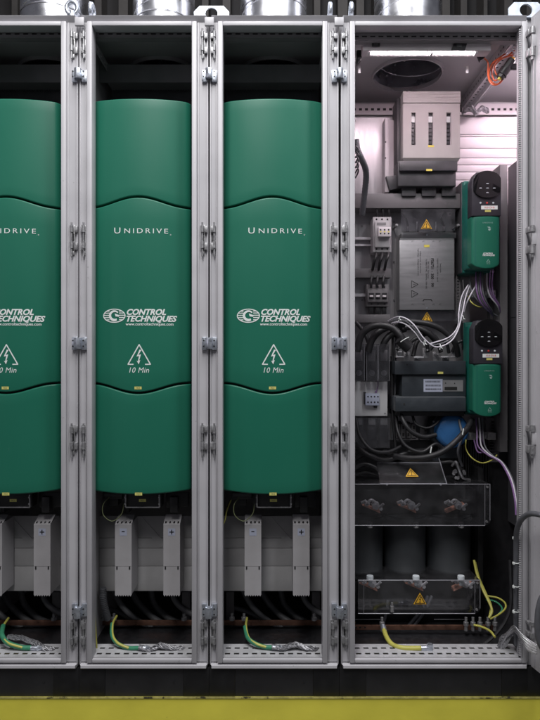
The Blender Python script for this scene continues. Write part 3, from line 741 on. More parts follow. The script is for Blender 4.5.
# roof front strip housing with lamp
mb = MB(); d=.055
mb.box(X(363,d),X(491,d),d,d+.04,Z(50.6,d),Z(40.5,d),.002); mb.build('lamp_housing','grey_l',CAB4)
t = thing('strip_lamp',(X(423,.06),.06,Z(53,.06)),'thin glowing strip lamp under the roof of the wide cabinet','lamp')
mb = MB(); mb.box(X(371,.06),X(475,.06),.0645,.0715,Z(52.5,.06),Z(51.6,.06),.001); mb.build('lamp_tube','tube',t)
mb = MB(); mb.box(X(368,.06),X(478,.06),.059,.090,Z(51.5,.06),Z(50.9,.06))
for q in (369.5,432,476.5): mb.box(X(q-1.2,.06),X(q+1.2,.06),.0592,.080,Z(53.2,.06),Z(51.97,.06))
mb.build('lamp_base','grey',t)
t = thing('strip_lamp',(X(570,.26),.26,ZT-.03),'second glowing strip lamp under the roof, past the right frame of the wide cabinet','lamp')
MB().box(X(540,.26),X(600,.26),.25,.275,ZT-.034,ZT-.030).build('lamp_tube','tube2',t); MB().box(X(538,.26),X(602,.26),.248,.277,ZT-.0298,ZT-.006).build('lamp_base','grey',t)
mb = MB(); mb.prism(PP((455,40.5,.051),(468,40.5,.051),(465,50.5,.051),(451,50.5,.051)),(0,.003,0),.001); mb.mi=1; mb.pb(457,462,44,47,.0495,.0508)
mb.build('door_switch',['black','dark'],label='black rocker switch on the lamp housing under the roof',cat='switch')
mb = MB(); mb.pb(372,380,41.5,46,.049,.054,.001); mb.mi=1; mb.pb(374,378,43,45,.0478,.0488)
mb.build('small_switch',['black','dark'],label='tiny dark plug at the left end of the lamp housing',cat='switch')
for px_ in (466,358):
    mb = MB(); mb.pb(px_,px_+2.6,66,73,.2,.203,.0006); mb.build('roof_label','white',label='tiny white sticker under the roof '+('right of the vent hole' if px_>400 else 'left of the vent hole'),cat='sticker')
mb = MB(); mb.prism(PP((478,52,.13),(486,52,.13),(485,58,.13),(481,60,.13)),(0,.02,0),.001)
mb.build('lamp_plug','black',label='small black plug at the right end of the glowing strip lamp',cat='plug')
mb = MB(); mb.prism(PP((357,50,.10),(364,50,.10),(361,60,.10),(357,64,.10)),(0,.02,0),.001); mb.build('cable_clip','black',label='small black clip at the top left inside the wide cabinet',cat='clip')
oc = [[(484,58,.13),(488,63,.14),(488,74,.14),(490,82,.13),(495,85,.12),(501,82,.12),(505,74,.11)],
      [(512,50,.08),(502,56,.10),(492,64,.12),(489,76,.13),(493,83,.12),(498,84,.12),(503,79,.11)],
      [(515,50,.07),(506,57,.09),(497,60,.11),(492,70,.13),(494,80,.13),(499,78,.12),(500,70,.11),(505,66,.10)],
      [(513,55,.08),(503,58,.10),(495,66,.12),(497,75,.12),(503,72,.11)]]
for k,p in enumerate(oc):
    mb = MB(); mb.tube(PP(*p),.0026,seg=8,n=10)
    mb.build('orange_cable','orangec',label='orange cable looped in a coil beside the black connector under the roof',cat='cable',group='orange cable loops at the top right')
mb = MB(); p0, p1 = P(500,78,.10), P(512,60,.09); mb.cyl(p0,p1,.0135,seg=8); mb.cyl(p0.lerp(p1,.15),p0.lerp(p1,.50),.017,seg=10); mb.cyl(p0.lerp(p1,.6),p0.lerp(p1,.8),.013,seg=10)
mb.mi = 1; mb.cyl(p1,p1+(p1-p0)*.12,.007,seg=8); mb.mi=2; mb.cyl(p0-(p1-p0)*.1,p0,.006,seg=8)
mb.mi = 0; mb.box(p1.x-.004,p1.x+.022,.088,.1,p1.z-.03,p1.z-.012,.002)
mb.build('cable_connector',['black','orange','ylabel'],label='chunky black connector hanging by the orange cables',cat='connector')
for k in range(3):
    mb = MB(); mb.tube(PP((510-k*2,52+k,.08),(514-k*2,46+k*2,.075),(518,50+k*3,.06),(519,58+k*2,.06)),.0024,seg=8)
    mb.build('grey_wire','cablew',label='short pale wire in the top right corner of the wide cabinet',cat='wire',group='pale wires at the top right')
# braid scraps by the rear of the depth rail
braid(PP((463,112,.50),(470,107,.48),(476,113,.47),(482,108,.48),(489,112,.50)),label='tangled braid scrap at the rear end of the slotted roof rail',r=.012)

# fuse switch: beige hood, three windows, black base
t = thing('fuse_switch',P(431,192,.40),'boxy warm grey fuse switch with three slots and a black base','fuse switch')
d = .33; mb = MB()
z0,z1 = Z(155,d),Z(103.5,d); x0_,x1_ = X(403,d),X(460,d)
cols = [(411.5,415.5),(428.5,433),(446.5,451)]; xs = [403]+[q for c in cols for q in c]+[460]
mb.box(x0_,x1_,d,d+.004,Z(112.5,d),z1); mb.box(x0_,x1_,d,d+.004,Z(159.5,d)+.006,Z(145,d))
for i in range(0,8,2): mb.box(X(xs[i],d),X(xs[i+1],d),d,d+.004,Z(145,d),Z(112.5,d))
mb.box(x0_-.001,x0_+.002,d+.0042,d+.11,Z(158,d),z1,.0006); mb.box(x1_-.002,x1_+.001,d+.0042,d+.11,Z(158,d),z1,.0006)
mb.prism([(x0_,d,Z(159.5,d)+.0058),(x1_,d,Z(159.5,d)+.0058),(x1_-.004,d+.008,Z(160.5,d)),(x0_+.004,d+.008,Z(160.5,d))],(0,.03,0))
mb.build('hood','beige',t)
mb = MB(); mb.box(x0_-.001,x1_+.001,d-.004,d+.11,Z(103.1,d),Z(91.5,d),.002)
for q in (94.5,97.5,100.2): mb.box(x0_+.001,x1_-.001,d-.0052,d-.0038,Z(q+.35,d),Z(q-.35,d))
mb.build('ribbed_cap','beige',t)
mb = MB()
for c0,c1 in cols:
    mb.mi=0; mb.box(X(c0,d),X(c1,d),d+.012,d+.05,Z(145,d),Z(122,d)); 
    for q in range(5): mb.mi=1; mb.box(X(c0+.8,d),X(c1-.8,d),d+.009,d+.0118,Z(127+q*4,d),Z(124.6+q*4,d))
    mb.mi=2; mb.box(X(c0,d),X(c1,d),d+.008,d+.05,Z(121.6,d),Z(115.6,d)); mb.mi=0; mb.box(X(c0,d),X(c1,d),d+.010,d+.05,Z(115.4,d),Z(112.4,d))
mb.build('fuse_insert',['black','dark','white'],t)
mb = MB(); mb.box(X(398,d+.02),X(456,d+.02),d+.02,DB,Z(186,d+.02),Z(160.5,d+.02),.003); mb.box(X(400,d),X(458,d),d+.006,d+.0195,Z(170,d),Z(160.2,d),.001)
mb.box(X(397,.37),X(402,.37),.37,DB,Z(186,.37),Z(98,.37),.002)
for k in range(3): mb.box(X(402+k*20,.37),X(416+k*20,.37),.37,DB,Z(196,.37),Z(184.5,.37),.002)
mb.build('base','dark',t)
mb = MB(); 
for q,r_ in ((431,146.2),(429.5,169.5)):
    dd = d-.0006 if q==431 else d+.0050
    flat(mb,[(X(q-3,d),Z(r_+1,d)),(X(q+3,d),Z(r_+1,d)),(X(q+3,d),Z(r_-1,d)),(X(q-3,d),Z(r_-1,d))],dd)
mb.build('sticker','ylabel',t,recalc=False)
# metal angle brackets under the switch
mb = MB(); mb.prism(PP((446,196,.42),(452,188,.42),(456,190,.42),(455,196,.42)),(0,.02,0)); mb.prism(PP((401,186,.42),(409,188,.42),(404,196,.42)),(0,.02,0)); mb.build('foot','rail',t)
# left column plate and hanging hose
mb = MB(); d=.40
mb.box(X(385,d),X(389,d),d,d+.05,Z(192,d),Z(118,d),.001); mb.box(X(389.2,d),X(399,d),d+.03,d+.034,Z(176,d),Z(117,d))
mb.mi=1
for q in (142,158): mb.cyl(P(385.5,q,d-.001),P(385.5,q,d+.002),.003,seg=10)
mb.build('mounting_bracket',['pale','black'],CAB4)
mb = MB(); mb.prism(PP((386,176,.38),(399,175,.38),(400,188,.38),(390,190,.38)),(0,.05,0),.002); mb.build('cable_shoe','dark',label='dark block between the shiny plate and the fuse switch',cat='terminal')
mb = MB(); mb.tube(PP((356,140,.12),(357.5,150,.12),(362,160,.13),(366,172,.16),(365,190,.2),(362,215,.24)),.010,seg=12,n=14,rib=.10)
mb.build('corrugated_hose','cableg',label='ribbed dark hose hanging at the upper left inside the wide cabinet',cat='hose')
mb = MB()
for k in range(5): mb.tube(PP((356,146+k*5,.09),(358.5,150+k*5,.09),(357,155+k*5,.10),(355,158+k*5,.10)),.0025,seg=6)
mb.build('cable_bundle','dark',label='bunch of small dark cable ends beside the ribbed hose',cat='cable')

# cable ducts (trunking)
def trunk(a,b,t_,u,d,label,lid=True):
    mb = MB(); mb.pb(a,b,t_,u,d,d+.002,.0008); mb.box(X(a,d),X(b,d),d+.0022,DB,Z(t_,d)-.0025,Z(t_,d)-.0008); mb.box(X(a,d),X(b,d),d+.0022,DB,Z(u,d)+.0008,Z(u,d)+.0025)
    return mb.build('cable_trunking','grey2t',label=label,cat='cable trunking',group='grey cable trunking')
trunk(338,460,193.5,208,.38,'long grey cable trunking running under the fuse switch')
trunk(340,391,268.5,277.5,.40,'short grey cable trunking under the contactor')
trunk(340,390,314.5,322.5,.40,'short grey cable trunking under the circuit breakers')
# vertical slotted trunking strips beside the filter and small drives
def vtrunk(a,b,t_,u,d,label,m='grey2t'):
    mb = MB(); W_ = X(b,d)-X(a,d); Ht = Z(t_,d)-Z(u,d)
    mb.slots(Vector((X(a,d),d,Z(u,d))),UZ,UX,UY,Ht,W_,.0016,.007,.0115,[W_/2],W_*.45)
    mb.box(X(a,d),X(b,d),d+.03,d+.031,Z(u,d),Z(t_,d)); return mb.build('slotted_trunking',m,label=label,cat='cable trunking',group='slotted cable trunking')
vtrunk(456,460.5,212,318,.43,'slotted trunking strip between the filter box and the upper small drive')
vtrunk(490,500,270,320,.43,'slotted trunking behind the wires between the two small drives')
vtrunk(486,499,418,462,.42,'slotted trunking below the lower small drive')
mb = MB(); d=.36; mb.pb(500,507.5,164.5,452,d,d+.08,.001); mb.build('support_column','grey2t',label='tall grey flat column right behind the two small drives',cat='column')
# side partition on the right
mb = MB(); xp = X(566); 
mb.box(xp,xp+.002,.10,.45,Z(300),H+239/S); mb.box(xp,xp+.0018,.10,.45,Z(560),Z(308)); mb.box(xp-.004,xp-.0005,.10,.12,Z(560),H+238/S)
mb.box(xp-.001,xp+.0025,.10,.45,Z(308),Z(300)); mb.build('partition','dark2',CAB4)
mb = MB(); mb.box(X(508,.46),X(560,.46),.445,.448,Z(438,.445),Z(168,.445)); mb.build('rear_partition','dark2',CAB4)

# contactor, breakers
t = thing('contactor',P(382,252,.36),'small pale contactor with an auxiliary block between two grey trunkings','contactor')
d=.37; mb = MB(); mb.pb(373,391.5,217,252,d+.012,DB,.002); mb.pb(375,390,221,247,d,d+.0118,.002)
mb.mi=1
for r_ in (219.3,249):
    for q in (376.5,382,387.5): mb.cyl(P(q,r_,d+.0105),P(q,r_,d+.013),.0034,seg=10)
mb.build('body',['grey3','ink'],t)
mb = MB(); mb.pb(378.5,391,227,236.5,d-.02,d-.0002,.0015); mb.mi=1
for q in (380.6,384.6,388.6):
    for r_ in (229.8,233.6): mb.cyl(P(q,r_,d-.0208),P(q,r_,d-.019),.0032,seg=8)
mb.mi=2
for q in (380.6,384.6,388.6): mb.pb(q-1,q+1,231.2,232.2,d-.0206,d-.0201)
mb.build('auxiliary_block',['pale','ink','ylabel'],t)
mb = MB(); mb.pb(377,386,222.5,225,d-.0012,d-.0002); mb.build('rating_plate','grey2',t)
wires = [(374,378),(380,383),(386,389)]
for k,(q,_) in enumerate(wires):
    nth = ('left','middle','right')[k]
    for pts_,rr_,l_ in (([(q+2,250,.40),(q+2,256,.37),(q,262,.37),(q-1.5,270,.395)],.0052,' black wire leaving the bottom of the small contactor'),([(q-2,276,.395),(q-3,282,.385),(q-3,288,.39)],.0052,' black wire entering the top of the circuit breakers'),([(q+2,208,.395),(q+3,212,.39),(q+3,219,.40)],.0045,' black wire entering the top of the small contactor')):
        mb = MB(); mb.tube(PP(*pts_),rr_,seg=10); mb.build('phase_wire','cableb',label=nth+l_,cat='wire',group='black wires around the contactor')
for r0_,r1_,e_ in ((237,239.5,373),(244,246,373),(293.5,296.5,366)):
    mb = MB(); mb.pb(338,e_,r0_,r1_,.43,.449); mb.build('mounting_rail','rail',CAB4)
mb = MB()
for q,r_ in ((394,222),(394,262),(394,300),(362,226),(362,300),(393,330),(393,420),(450,214),(458,330),(462,352)):
    mb.cyl(P(q,r_,DB-.001),P(q,r_,DB+.0028),.0038,seg=10)
mb.build('plate_screws','nickel_d',CAB4)
t = thing('circuit_breaker',P(378,305,.38),'row of three dark circuit breakers between two short grey trunkings','circuit breaker')
mb = MB(); d=.39; mb.pb(366.5,389,284.5,306.5,d+.012,DB,.002); mb.pb(367.5,388,289,302,d,d+.0118,.0015); mb.build('body','grey2t',t)
mb = MB()
for q in (371.5,378,384.5):
    mb.mi=0; mb.pb(q-2.4,q+2.4,293,299,d-.0012,d-.0002); mb.mi=1; mb.pb(q-1.8,q+1.8,295.2,297,d-.009,d-.0014,.0008)
    mb.mi=0
    for r_ in (287,304): mb.cyl(P(q,r_,d+.0105),P(q,r_,d+.013),.003,seg=8)
mb.build('toggle',['black','pale'],t)
mb = MB()
for q in (371.5,378,384.5): mb.pb(q-2,q+2,307,314,d+.02,d+.03,.001)
mb.build('busbar_tail','black',t)

# filter box
t = thing('mains_filter',P(427,310,.40),'flat steel filter box with printed writing turned on its side','filter')
d=.39; mb = MB(); mb.pb(399.5,454.5,240,310,d,DB,.002); mb.pb(401.5,456,232.5,238,d+.012,DB,.0012); mb.pb(400,454,238.3,239.9,d+.004,DB-.01); mb.build('case','steel',t)
mb = MB()
for q,r_ in ((427,235),(427,308)): mb.cyl(P(q,r_,d-.001),P(q,r_,d+.012),.003,seg=12)
mb.build('screw','zinc',t)
mb = MB(); y=d-.0008; k=(D+d)/D/S; rr=-math.pi/2
def vt(b_,q,r_,sz,**kw): put_text(mb,b_,(X(q,d),y,Z(r_,d)),sz*k,rot=rr,**kw)
vt('FS6751 - 300 - 99',432.2,272.5,3.9,bold=.0003,sx=1.02); vt('3 x 480/275 VAC  50/60 Hz  300A 50C',426.3,274,1.9); vt('Leakage current  see data sheet',420.5,262,1.7); vt('High voltage - discharge before service',418.2,262,1.7)
vt('EMC Filter  Three phase',428.3,270,1.7); vt('LINE FILTER  3 x 300 A  class B',437.5,270,1.8); vt('Swiss made',440.5,268,2.0)
for q in (412.5,423.5,433.5,440):
    for r_,l_ in ((241.5,'L'),(304.5,"L'")): vt(l_,q,r_,2.6)
for r_ in (284.3,293.8):
    c0,c1 = X(418.5,d),Z(r_,d); w=3.6*k
    strip(mb,[(c0-2*w+.001,c1+w),(c0-2*w+.001,c1-w),(c0-.002,c1)],.5*k,y,closed=True); flat(mb,[(c0-1.5*w,c1+.3*k),(c0-1.5*w,c1-.3*k),(c0-w*.6,c1)],y)
strip(mb,[(X(423,d),Z(301,d)),(X(424,d),Z(299.5,d)),(X(431,d),Z(299.5,d)),(X(432,d),Z(301,d))],.8*k,y)
mb.build('print','ink',t,recalc=False)
mb = MB(); flat(mb,[(X(424,d),Z(247.2,d)),(X(429.5,d),Z(247.2,d)),(X(429.5,d),Z(244.8,d)),(X(424,d),Z(244.8,d))],y); mb.build('sticker','ylabel',t,recalc=False)
mb = MB()
for q in (408,417,436,444): 
    mb.cyl(P(q,231.5,.425),P(q,226,.425),.006,seg=8); mb.cyl(P(q,226,.425),P(q,222,.425),.0035,seg=8)
mb.build('terminal_stud','nickel',t)
mb = MB(); mb.pb(401,455,209,231,.375,.3762); mb.build('terminal_cover','clear2',t)
for k_,(q,r_,w,dd) in enumerate(((426.5,224,11,.372),(427,316.5,11,.40))):
    warn_sign(q,r_,dd,w,label=('yellow lightning triangle just above the steel filter box','yellow lightning triangle just below the steel filter box')[k_])
mb = MB(); mb.pb(398,458,311,321,.405,.4062); mb.build('clear_guard','clear2',label='clear plastic guard below the steel filter box',cat='plastic cover')

# small drives
def small_drive():
    t = thing('small_drive',(0,0,0),'x','small drive','small green drives with keypads')
    d=.25; k=(D+d)/D/S; w=14.6*k; hh=101*k
    zz=lambda q:(271-q)*k             # q in px of the upper drive
    mb = MB(); mb.box(-w,w,.05,.2,zz(267),zz(176),.010); mb.box(-w*.98,w*.98,.1,.2,zz(269),zz(172),.006)
    mb.build('housing','green2',t)
    mb = MB(); mb.box(-w-.0015,-w+.004,.115,.2,zz(268),zz(172),.002); mb.box(w-.004,w+.0015,.115,.2,zz(268),zz(172),.002); mb.build('rear_shell','dark',t)
    # front green cover with rounded bottom
    ys=lambda x: .012-.010*(1-(x/w)**2)
    mb = MB(); panel(mb, lambda x: zz(216), lambda x: zz(261)-7.5*k*math.sqrt(max(0,1-(x/w)**2)), x0=-w+.001,x1=w-.001, rx=.008, rz=.004, skirt=.05, ysf=ys)
    mb.build('front_cover','green',t,recalc=False)
    mb = MB(); f=lambda x: ys(x)-.0006
    for x_ in (-w*.74,w*.80): strip(mb,[(x_,zz(217)),(x_,zz(262))],.5*k,0,f)
    for r_ in (249.3,252.5): strip(mb,[(-w*.9,zz(r_)),(w*.86,zz(r_))],.35*k,0,f)
    mb.build('moulded_line','green2',t,recalc=False)
    # keypad: dark panel + round-topped black display
    mb = MB(); mb.prism([(-w,.004,zz(215.5)),(w,.004,zz(215.5)),(w,.004,zz(180)),(w*.72,.004,zz(172)),(-w*.72,.004,zz(172)),(-w,.004,zz(180))],(0,.05,0),.002); mb.build('keypad_panel','panel',t)
    cz=zz(184.5); pts=[]
    for i in range(40):
        a=2*math.pi*i/40; px_=w*.99*math.cos(a); pz=13.6*k*math.sin(a); px_=max(-w*.93,min(w*.93,px_*1.08)); pts.append((px_,-.004,cz+pz))
    mb = MB(); mb.prism(pts,(0,.0078,0),.0015); mb.build('display_window','gloss',t)
    mb = MB()
    for q,r_ in ((0,184),(0,188.5),(-6.8,188.5),(6.8,188.5),(0,193)):
        x=q*k; z=zz(r_); flat(mb,[(x-1.5*k,z-.25*k),(x+1.5*k,z-.25*k),(x+.9*k,z+.45*k),(x-.9*k,z+.45*k)],-.0046)
    mb.build('key_marks','bwhite',t,recalc=False)
    for q,m_ in ((-6.2,'bwhite'),(.3,'red'),(6.6,'bwhite')):
        mb = MB(); mb.lathe((q*k,.0035,zz(202.6)),[(.0036,0),(.0034,-.0016),(.002,-.0022),(0,-.0023)],'Y',14); mb.build('button',m_,t)
    mb = MB(); flat(mb,[(-5.6*k,zz(209.2)),(11*k,zz(209.2)),(11*k,zz(205.4)),(-5.6*k,zz(205.4))],.0030); mb.mi=1
    put_text(mb,'10.0 CV-B',(2.6*k,.0025,zz(207.4)),2.5*k,bold=.0001); mb.mi=2
    flat(mb,[(-1.8*k,zz(211.8)),(4.2*k,zz(211.8)),(4.2*k,zz(209.8)),(-1.8*k,zz(209.8))],.0026); mb.build('sticker',['white','red','yl2'],t,recalc=False)
    mb = MB(); put_text(mb,'UNIDRIVE',(1*k,0,zz(222.6)),1.9*k,f,space=1.3); mb.build('model_lettering','dim',t,recalc=False)
    mb = MB(); a=2.0*k; cx,cz=2.2*k,zz(228.5)
    flat(mb,[(cx-a,cz+a*.9),(cx+a*.4,cz+a),(cx+a,cz),(cx+a*.1,cz+a*.2)],0,f); flat(mb,[(cx-a*.4,cz),(cx+a,cz-a*.3),(cx+a*.3,cz-a*1.1),(cx-a*.3,cz-a*.8)],0,f); mb.build('emblem','dim',t,recalc=False)
    mb = MB(); put_text(mb,'CONTROL',(1.2*k,0,zz(253.4)),2.1*k,f,shear=.3,bold=.0003); put_text(mb,'TECHNIQUES',(1.8*k,0,zz(255.2)),2.1*k,f,shear=.3,bold=.0003); mb.build('brand_lettering','white',t,recalc=False)
    mb = MB(); x,z=1.5*k,zz(260.8); strip(mb,[(x-1.8*k,z-1.3*k),(x+1.8*k,z-1.3*k),(x,z+1.6*k)],.35*k,0,lambda q: ys(q)-.0003,True); put_text(mb,'10 min',(x,0,zz(263.6)),1.5*k,f); mb.build('warning_print','dim',t,recalc=False)
    return t
s1 = small_drive(); s1.location=(X(487,.25),.25,Z(271,.25)); s1['label']='small green drive with black keypad high up on the right of the wide cabinet'
s2 = dup(s1,(X(488.5,.25),.25,Z(419.3,.25)),'small green drive with black keypad halfway down, beside the big black switch')
mb = MB(); mb.pb(468,504,270,273,.40,.44); mb.build('drive_bracket','dark',label='dark bracket just below the upper small drive',cat='bracket')

# wires between small drives and below
def wire(name,pts,r,m,label,group=None,cat='wire',n=8):
    mb = MB(); mb.tube(PP(*pts),r,seg=8,n=n); return mb.build(name,m,label=label,cat=cat,group=group)
for k in range(4):
    wire('control_wire',[(476+k*2.2,270,.36),(476+k*2.2,280,.33),(477+k*2,292,.31),(481+k*2,303,.31),(489+k,311,.33),(493,316,.36)],.0030,'violet' if k%2==0 else 'cableg',('violet' if k%2==0 else 'grey')+' wire hanging from the upper small drive','wires under the upper small drive')
for k in range(3):
    wire('control_wire',[(487+k*3,270,.36),(487+k*2.5,285,.34),(490+k*2,296,.33),(497+k,305,.34),(500,312,.36)],.0028,'cablew' if k==0 else 'violet',('pale' if k==0 else 'violet')+' wire curving right below the upper small drive','wires under the upper small drive')
for k in range(3):
    wire('white_cable',[(388,321+k*1.8,.36),(397,317+k*2.6,.30),(406,318.5+k*3.0,.27+k*.004),(415,326+k*3.3,.25+k*.004),(424,338.5+k*2.6,.24+k*.004),(436,347-k*2.5,.24+k*.004),(450,342-k*2.7,.24+k*.004),(458,330-k*2,.25+k*.004),(462.5-k*1.8,312,.27+k*.004),(466-k*2,296,.32),(470-k,285,.36)],.0024,('cablew','cableg','cablew')[k],('outer pale cable','grey cable in the middle','inner pale cable')[k]+' of the trio swooping up to the small drives','trio of swooping cables',cat='cable',n=10)
for q,r_,dd in ((399,317.8,.285),(424.5,342,.235),(462.5,317,.265),(440,346,.235)):
    mb = MB(); p=P(q,r_+1,dd); mb.torus(p,.009,.0012,'X'); mb.tube([p+Vector((0,-.009,0)),p+Vector((.004,-.016,-.006))],.0010,seg=5); mb.build('cable_tie','white',label='white cable tie around the pale cables',cat='cable tie',group='white cable ties on the pale cables')
for rr_,lab in ((293,'between the two small drives'),(436,'below the lower small drive')):
    t = thing('terminal_block',P(484,rr_+4,.38),'pale terminal blocks and lugs '+lab,'terminal block')
    mb = MB(); mb.pb(466,476,rr_-3,rr_+4,.38,.42,.001); mb.pb(488,496,rr_-3,rr_+4,.38,.42,.001); mb.pb(466,496,rr_+.5,rr_+2,.4205,.424); mb.mi=1
    for q in (468,472,490,494): mb.cyl(P(q,rr_,.377),P(q,rr_,.381),.0038,seg=8)
    mb.build('body',['grey','nickel'],t)
    mb = MB()
    for q in (479,482.5,486): mb.cyl(P(q,rr_-1,.37),P(q,rr_+2,.37),.0042,seg=10)
    mb.build('lug','nickel',t)
wire('earth_wire',[(468,296,.35),(472,303,.33),(480,307,.33),(486,304,.34)],.0022,'yg','thin yellow wire curving beneath the terminal block between the small drives')
wire('white_wire',[(464,312,.33),(467,302,.33),(474,289,.34),(477,284,.36)],.0028,'cablew','pale wire bending up beside the violet wires')
wire('earth_wire',[(466,440,.33),(466,449,.30),(472,458,.28),(482,463,.28),(492,460,.29),(497,455,.32)],.0023,'yg','thin yellow wire in a loop below the lower small drive')
for k in range(3):
    wire('control_wire',[(476+k*3,418,.36),(477+k*3,432,.33),(478+k*3.5,446,.31),(488+k*2,455,.29),(499+k,461,.27),(505+k*1.2,469,.22),(511+k*1.2,482,.15),(515+k,500,.09),(516+k,515,.07)],.0030,('violet','cablew','cableg')[k],('violet wire','pale wire','grey wire')[k]+' running from the lower small drive down to the right frame','wires under the lower small drive')
wire('control_wire',[(482,418,.36),(483,440,.33),(486,450,.31),(478,452,.31),(474,440,.33)],.0026,'violet','violet wire in a tight loop under the lower small drive','wires under the lower small drive')

# black cable arches over the fuse row
for k,(pts,r) in enumerate((([(357,352,.30),(361,336,.30),(371,327,.29),(383,325.5,.28),(394,329,.27),(402,338,.26),(408,347,.27)],.0125),
     ([(368,352,.33),(372,340,.33),(380,331,.33),(392,326,.34),(404,324,.35)],.0125),([(381,352,.35),(385,341,.35),(393,333,.36),(405,329,.38)],.0120),
     ([(398,322,.32),(415,322,.31),(432,325,.30),(445,332,.30),(455,343,.30),(458,356,.32)],.0105),([(396,330,.38),(412,327,.37),(428,333,.36),(440,346,.36)],.011))):
    mb = MB(); mb.tube(PP(*pts),r,seg=14,n=10); mb.build('power_cable','cableb',label='thick black power cable arching over the clear fuse covers',cat='cable',group='black cable arches')
mb = MB(); p,q = P(399,339,.245),P(409,348,.25); mb.cyl(p,q,.019,.021,seg=16); mb.build('cable_boot','black',label='black rubber boot at the end of the front arching cable',cat='cable boot')
mb = MB(); mb.tube([P(400.5,342,.222),P(405,339,.219),P(409,337,.225)],.0013,seg=6); mb.build('cable_tie','white',label='thin white tie across the black rubber boot',cat='cable tie')
# copper/nickel bolts over the big switch
t = thing('terminal_row',P(425,360,.36),'row of metal bolts and lugs on top of the big black switch','terminals')
mb = MB()
for k,q in enumerate((399,407,418,426,436,446,455)):
    r_=347+(k%3)*4; p=P(q,r_+3,.36); mb.cyl(p-Vector((0,.012,0)),p,.007,seg=6); mb.cyl(p-Vector((0,.022,0)),p-Vector((0,.012,0)),.0036,seg=8); mb.box(p.x-.012,p.x+.012,.361,.366,p.z-.03,p.z+.008,.001)
mb.build('bolt','nickel',t)
for a,b,c in ((396,404,357),(414,424,357.5),(441,457,357),(398,402,352)): mb = MB(); mb.pb(a,b,c-1,c+.6,.335,.36,.0008); mb.build('lug','rail',t)
for k,(pts,r_) in enumerate((([(405,352,.34),(410,343,.33),(418,338,.33),(426,342,.34),(428,352,.35)],.007),([(413,356,.36),(417,342,.37),(426,334,.38),(436,338,.38),(441,352,.36)],.008),([(430,350,.33),(437,342,.32),(446,343,.32),(449,353,.33)],.006),([(398,350,.35),(400,343,.36),(396,336,.38),(390,334,.39)],.008),([(452,352,.36),(456,344,.35),(462,341,.35)],.006))):
    mb = MB(); mb.tube(PP(*pts),r_,seg=12); mb.build('power_cable','cableb',label='short black cable bent between the bolts on top of the slate switch',cat='cable',group='short black cables above the slate switch')
for k,(pts,r_) in enumerate((([(352,462,.36),(362,455,.34),(374,457,.33),(386,466,.33)],.008),([(352,470,.34),(364,464,.33),(376,468,.32),(384,478,.33)],.008),([(352,476,.36),(366,472,.35),(382,476,.35)],.007),([(430,452,.40),(440,462,.39),(452,462,.38),(462,470,.37)],.007))):
    mb = MB(); mb.tube(PP(*pts),r_,seg=12); mb.build('power_cable','cableb',label='dark cable tangled behind the sloping clear lid',cat='cable',group='dark cables behind the sloping lid')

# clear fuse row and white plate
t = thing('fuse_row',P(372,385,.34),'row of clear plastic covered fuses left of the big black switch','fuses')
d=.33
for q in (359,372,384): mb = MB(); mb.pb(q-5.4,q+5.4,344,381,d,d+.0015); mb.pb(q-5.4,q-5.0,344,381,d+.0017,d+.05); mb.build('clear_cover','clear2',t); mb = MB(); mb.tube(PP((q-5.4,345,d-.0005),(q-5.4,381,d-.0005)),.0008,seg=5,n=2); mb.tube(PP((q+5.4,345,d-.0005),(q+5.4,381,d-.0005)),.0008,seg=5,n=2); mb.build('cover_edge','edge',t)
for q in (359,372,384):
    mb = MB(); mb.pb(q-5,q+5,346,380,.39,.42,.003); mb.mi=1; mb.pb(q-3.4,q+3.4,350,361,.345,.3898,.001); mb.mi=2; mb.cyl(P(q,373,.36),P(q,373,.39),.011,seg=16); mb.cyl(P(q,373,.35),P(q,373,.36),.006,seg=6); mb.cyl(P(q,349,.36),P(q,345,.36),.006,seg=8)
    mb.build('fuse',['dark','grey','nickel'],t)
t = thing('terminal_plate',P(370,416,.36),'white square plate with a small terminal block on its middle','mounting plate')
d=.37; mb = MB(); mb.pb(346,387.5,381.5,416,d,d+.004,.001); mb.mi=1; mb.cyl(P(385,413.5,d-.001),P(385,413.5,d+.001),.002,seg=8); mb.build('plate',['platew','ink'],t)
mb = MB(); mb.pb(365.5,379.5,393.5,405.5,d-.02,d-.0002,.0015); mb.mi=1; mb.pb(364,366,392,404.5,d-.012,d-.001); mb.pb(374,377,405.5,408,d-.01,d-.001); mb.mi=2
for r_ in (396.6,402.2):
    for q in (368,371.3,374.6,377.9): mb.cyl(P(q,r_,d-.0206),P(q,r_,d-.019),.0031,seg=8)
mb.build('terminal_block',['bluesq','dark','ink'],t)
mb = MB(); mb.cyl(P(376,392,d-.004),P(376,392,d-.012),.004,seg=8); mb.tube(PP((376,392,d-.01),(378,386,d-.01),(378,381,d-.005)),.0016,seg=6); mb.build('violet_lead','violet',t)
# lower clear fuses
t = thing('fuse_row',P(372,446,.36),'lower row of clear plastic fuse covers under the white plate','fuses')
mb = MB(); mb.pb(352,390,418,448,.35,.3512); mb.build('clear_cover','clear2',t)
for q in (359,372,384):
    mb = MB(); mb.pb(q-4.5,q+4.5,418,448,.39,.42,.003); mb.mi=1; mb.pb(q-3.4,q+3.4,417.5,425,.383,.3898,.001); mb.build('fuse',['dark','grey2'],t)

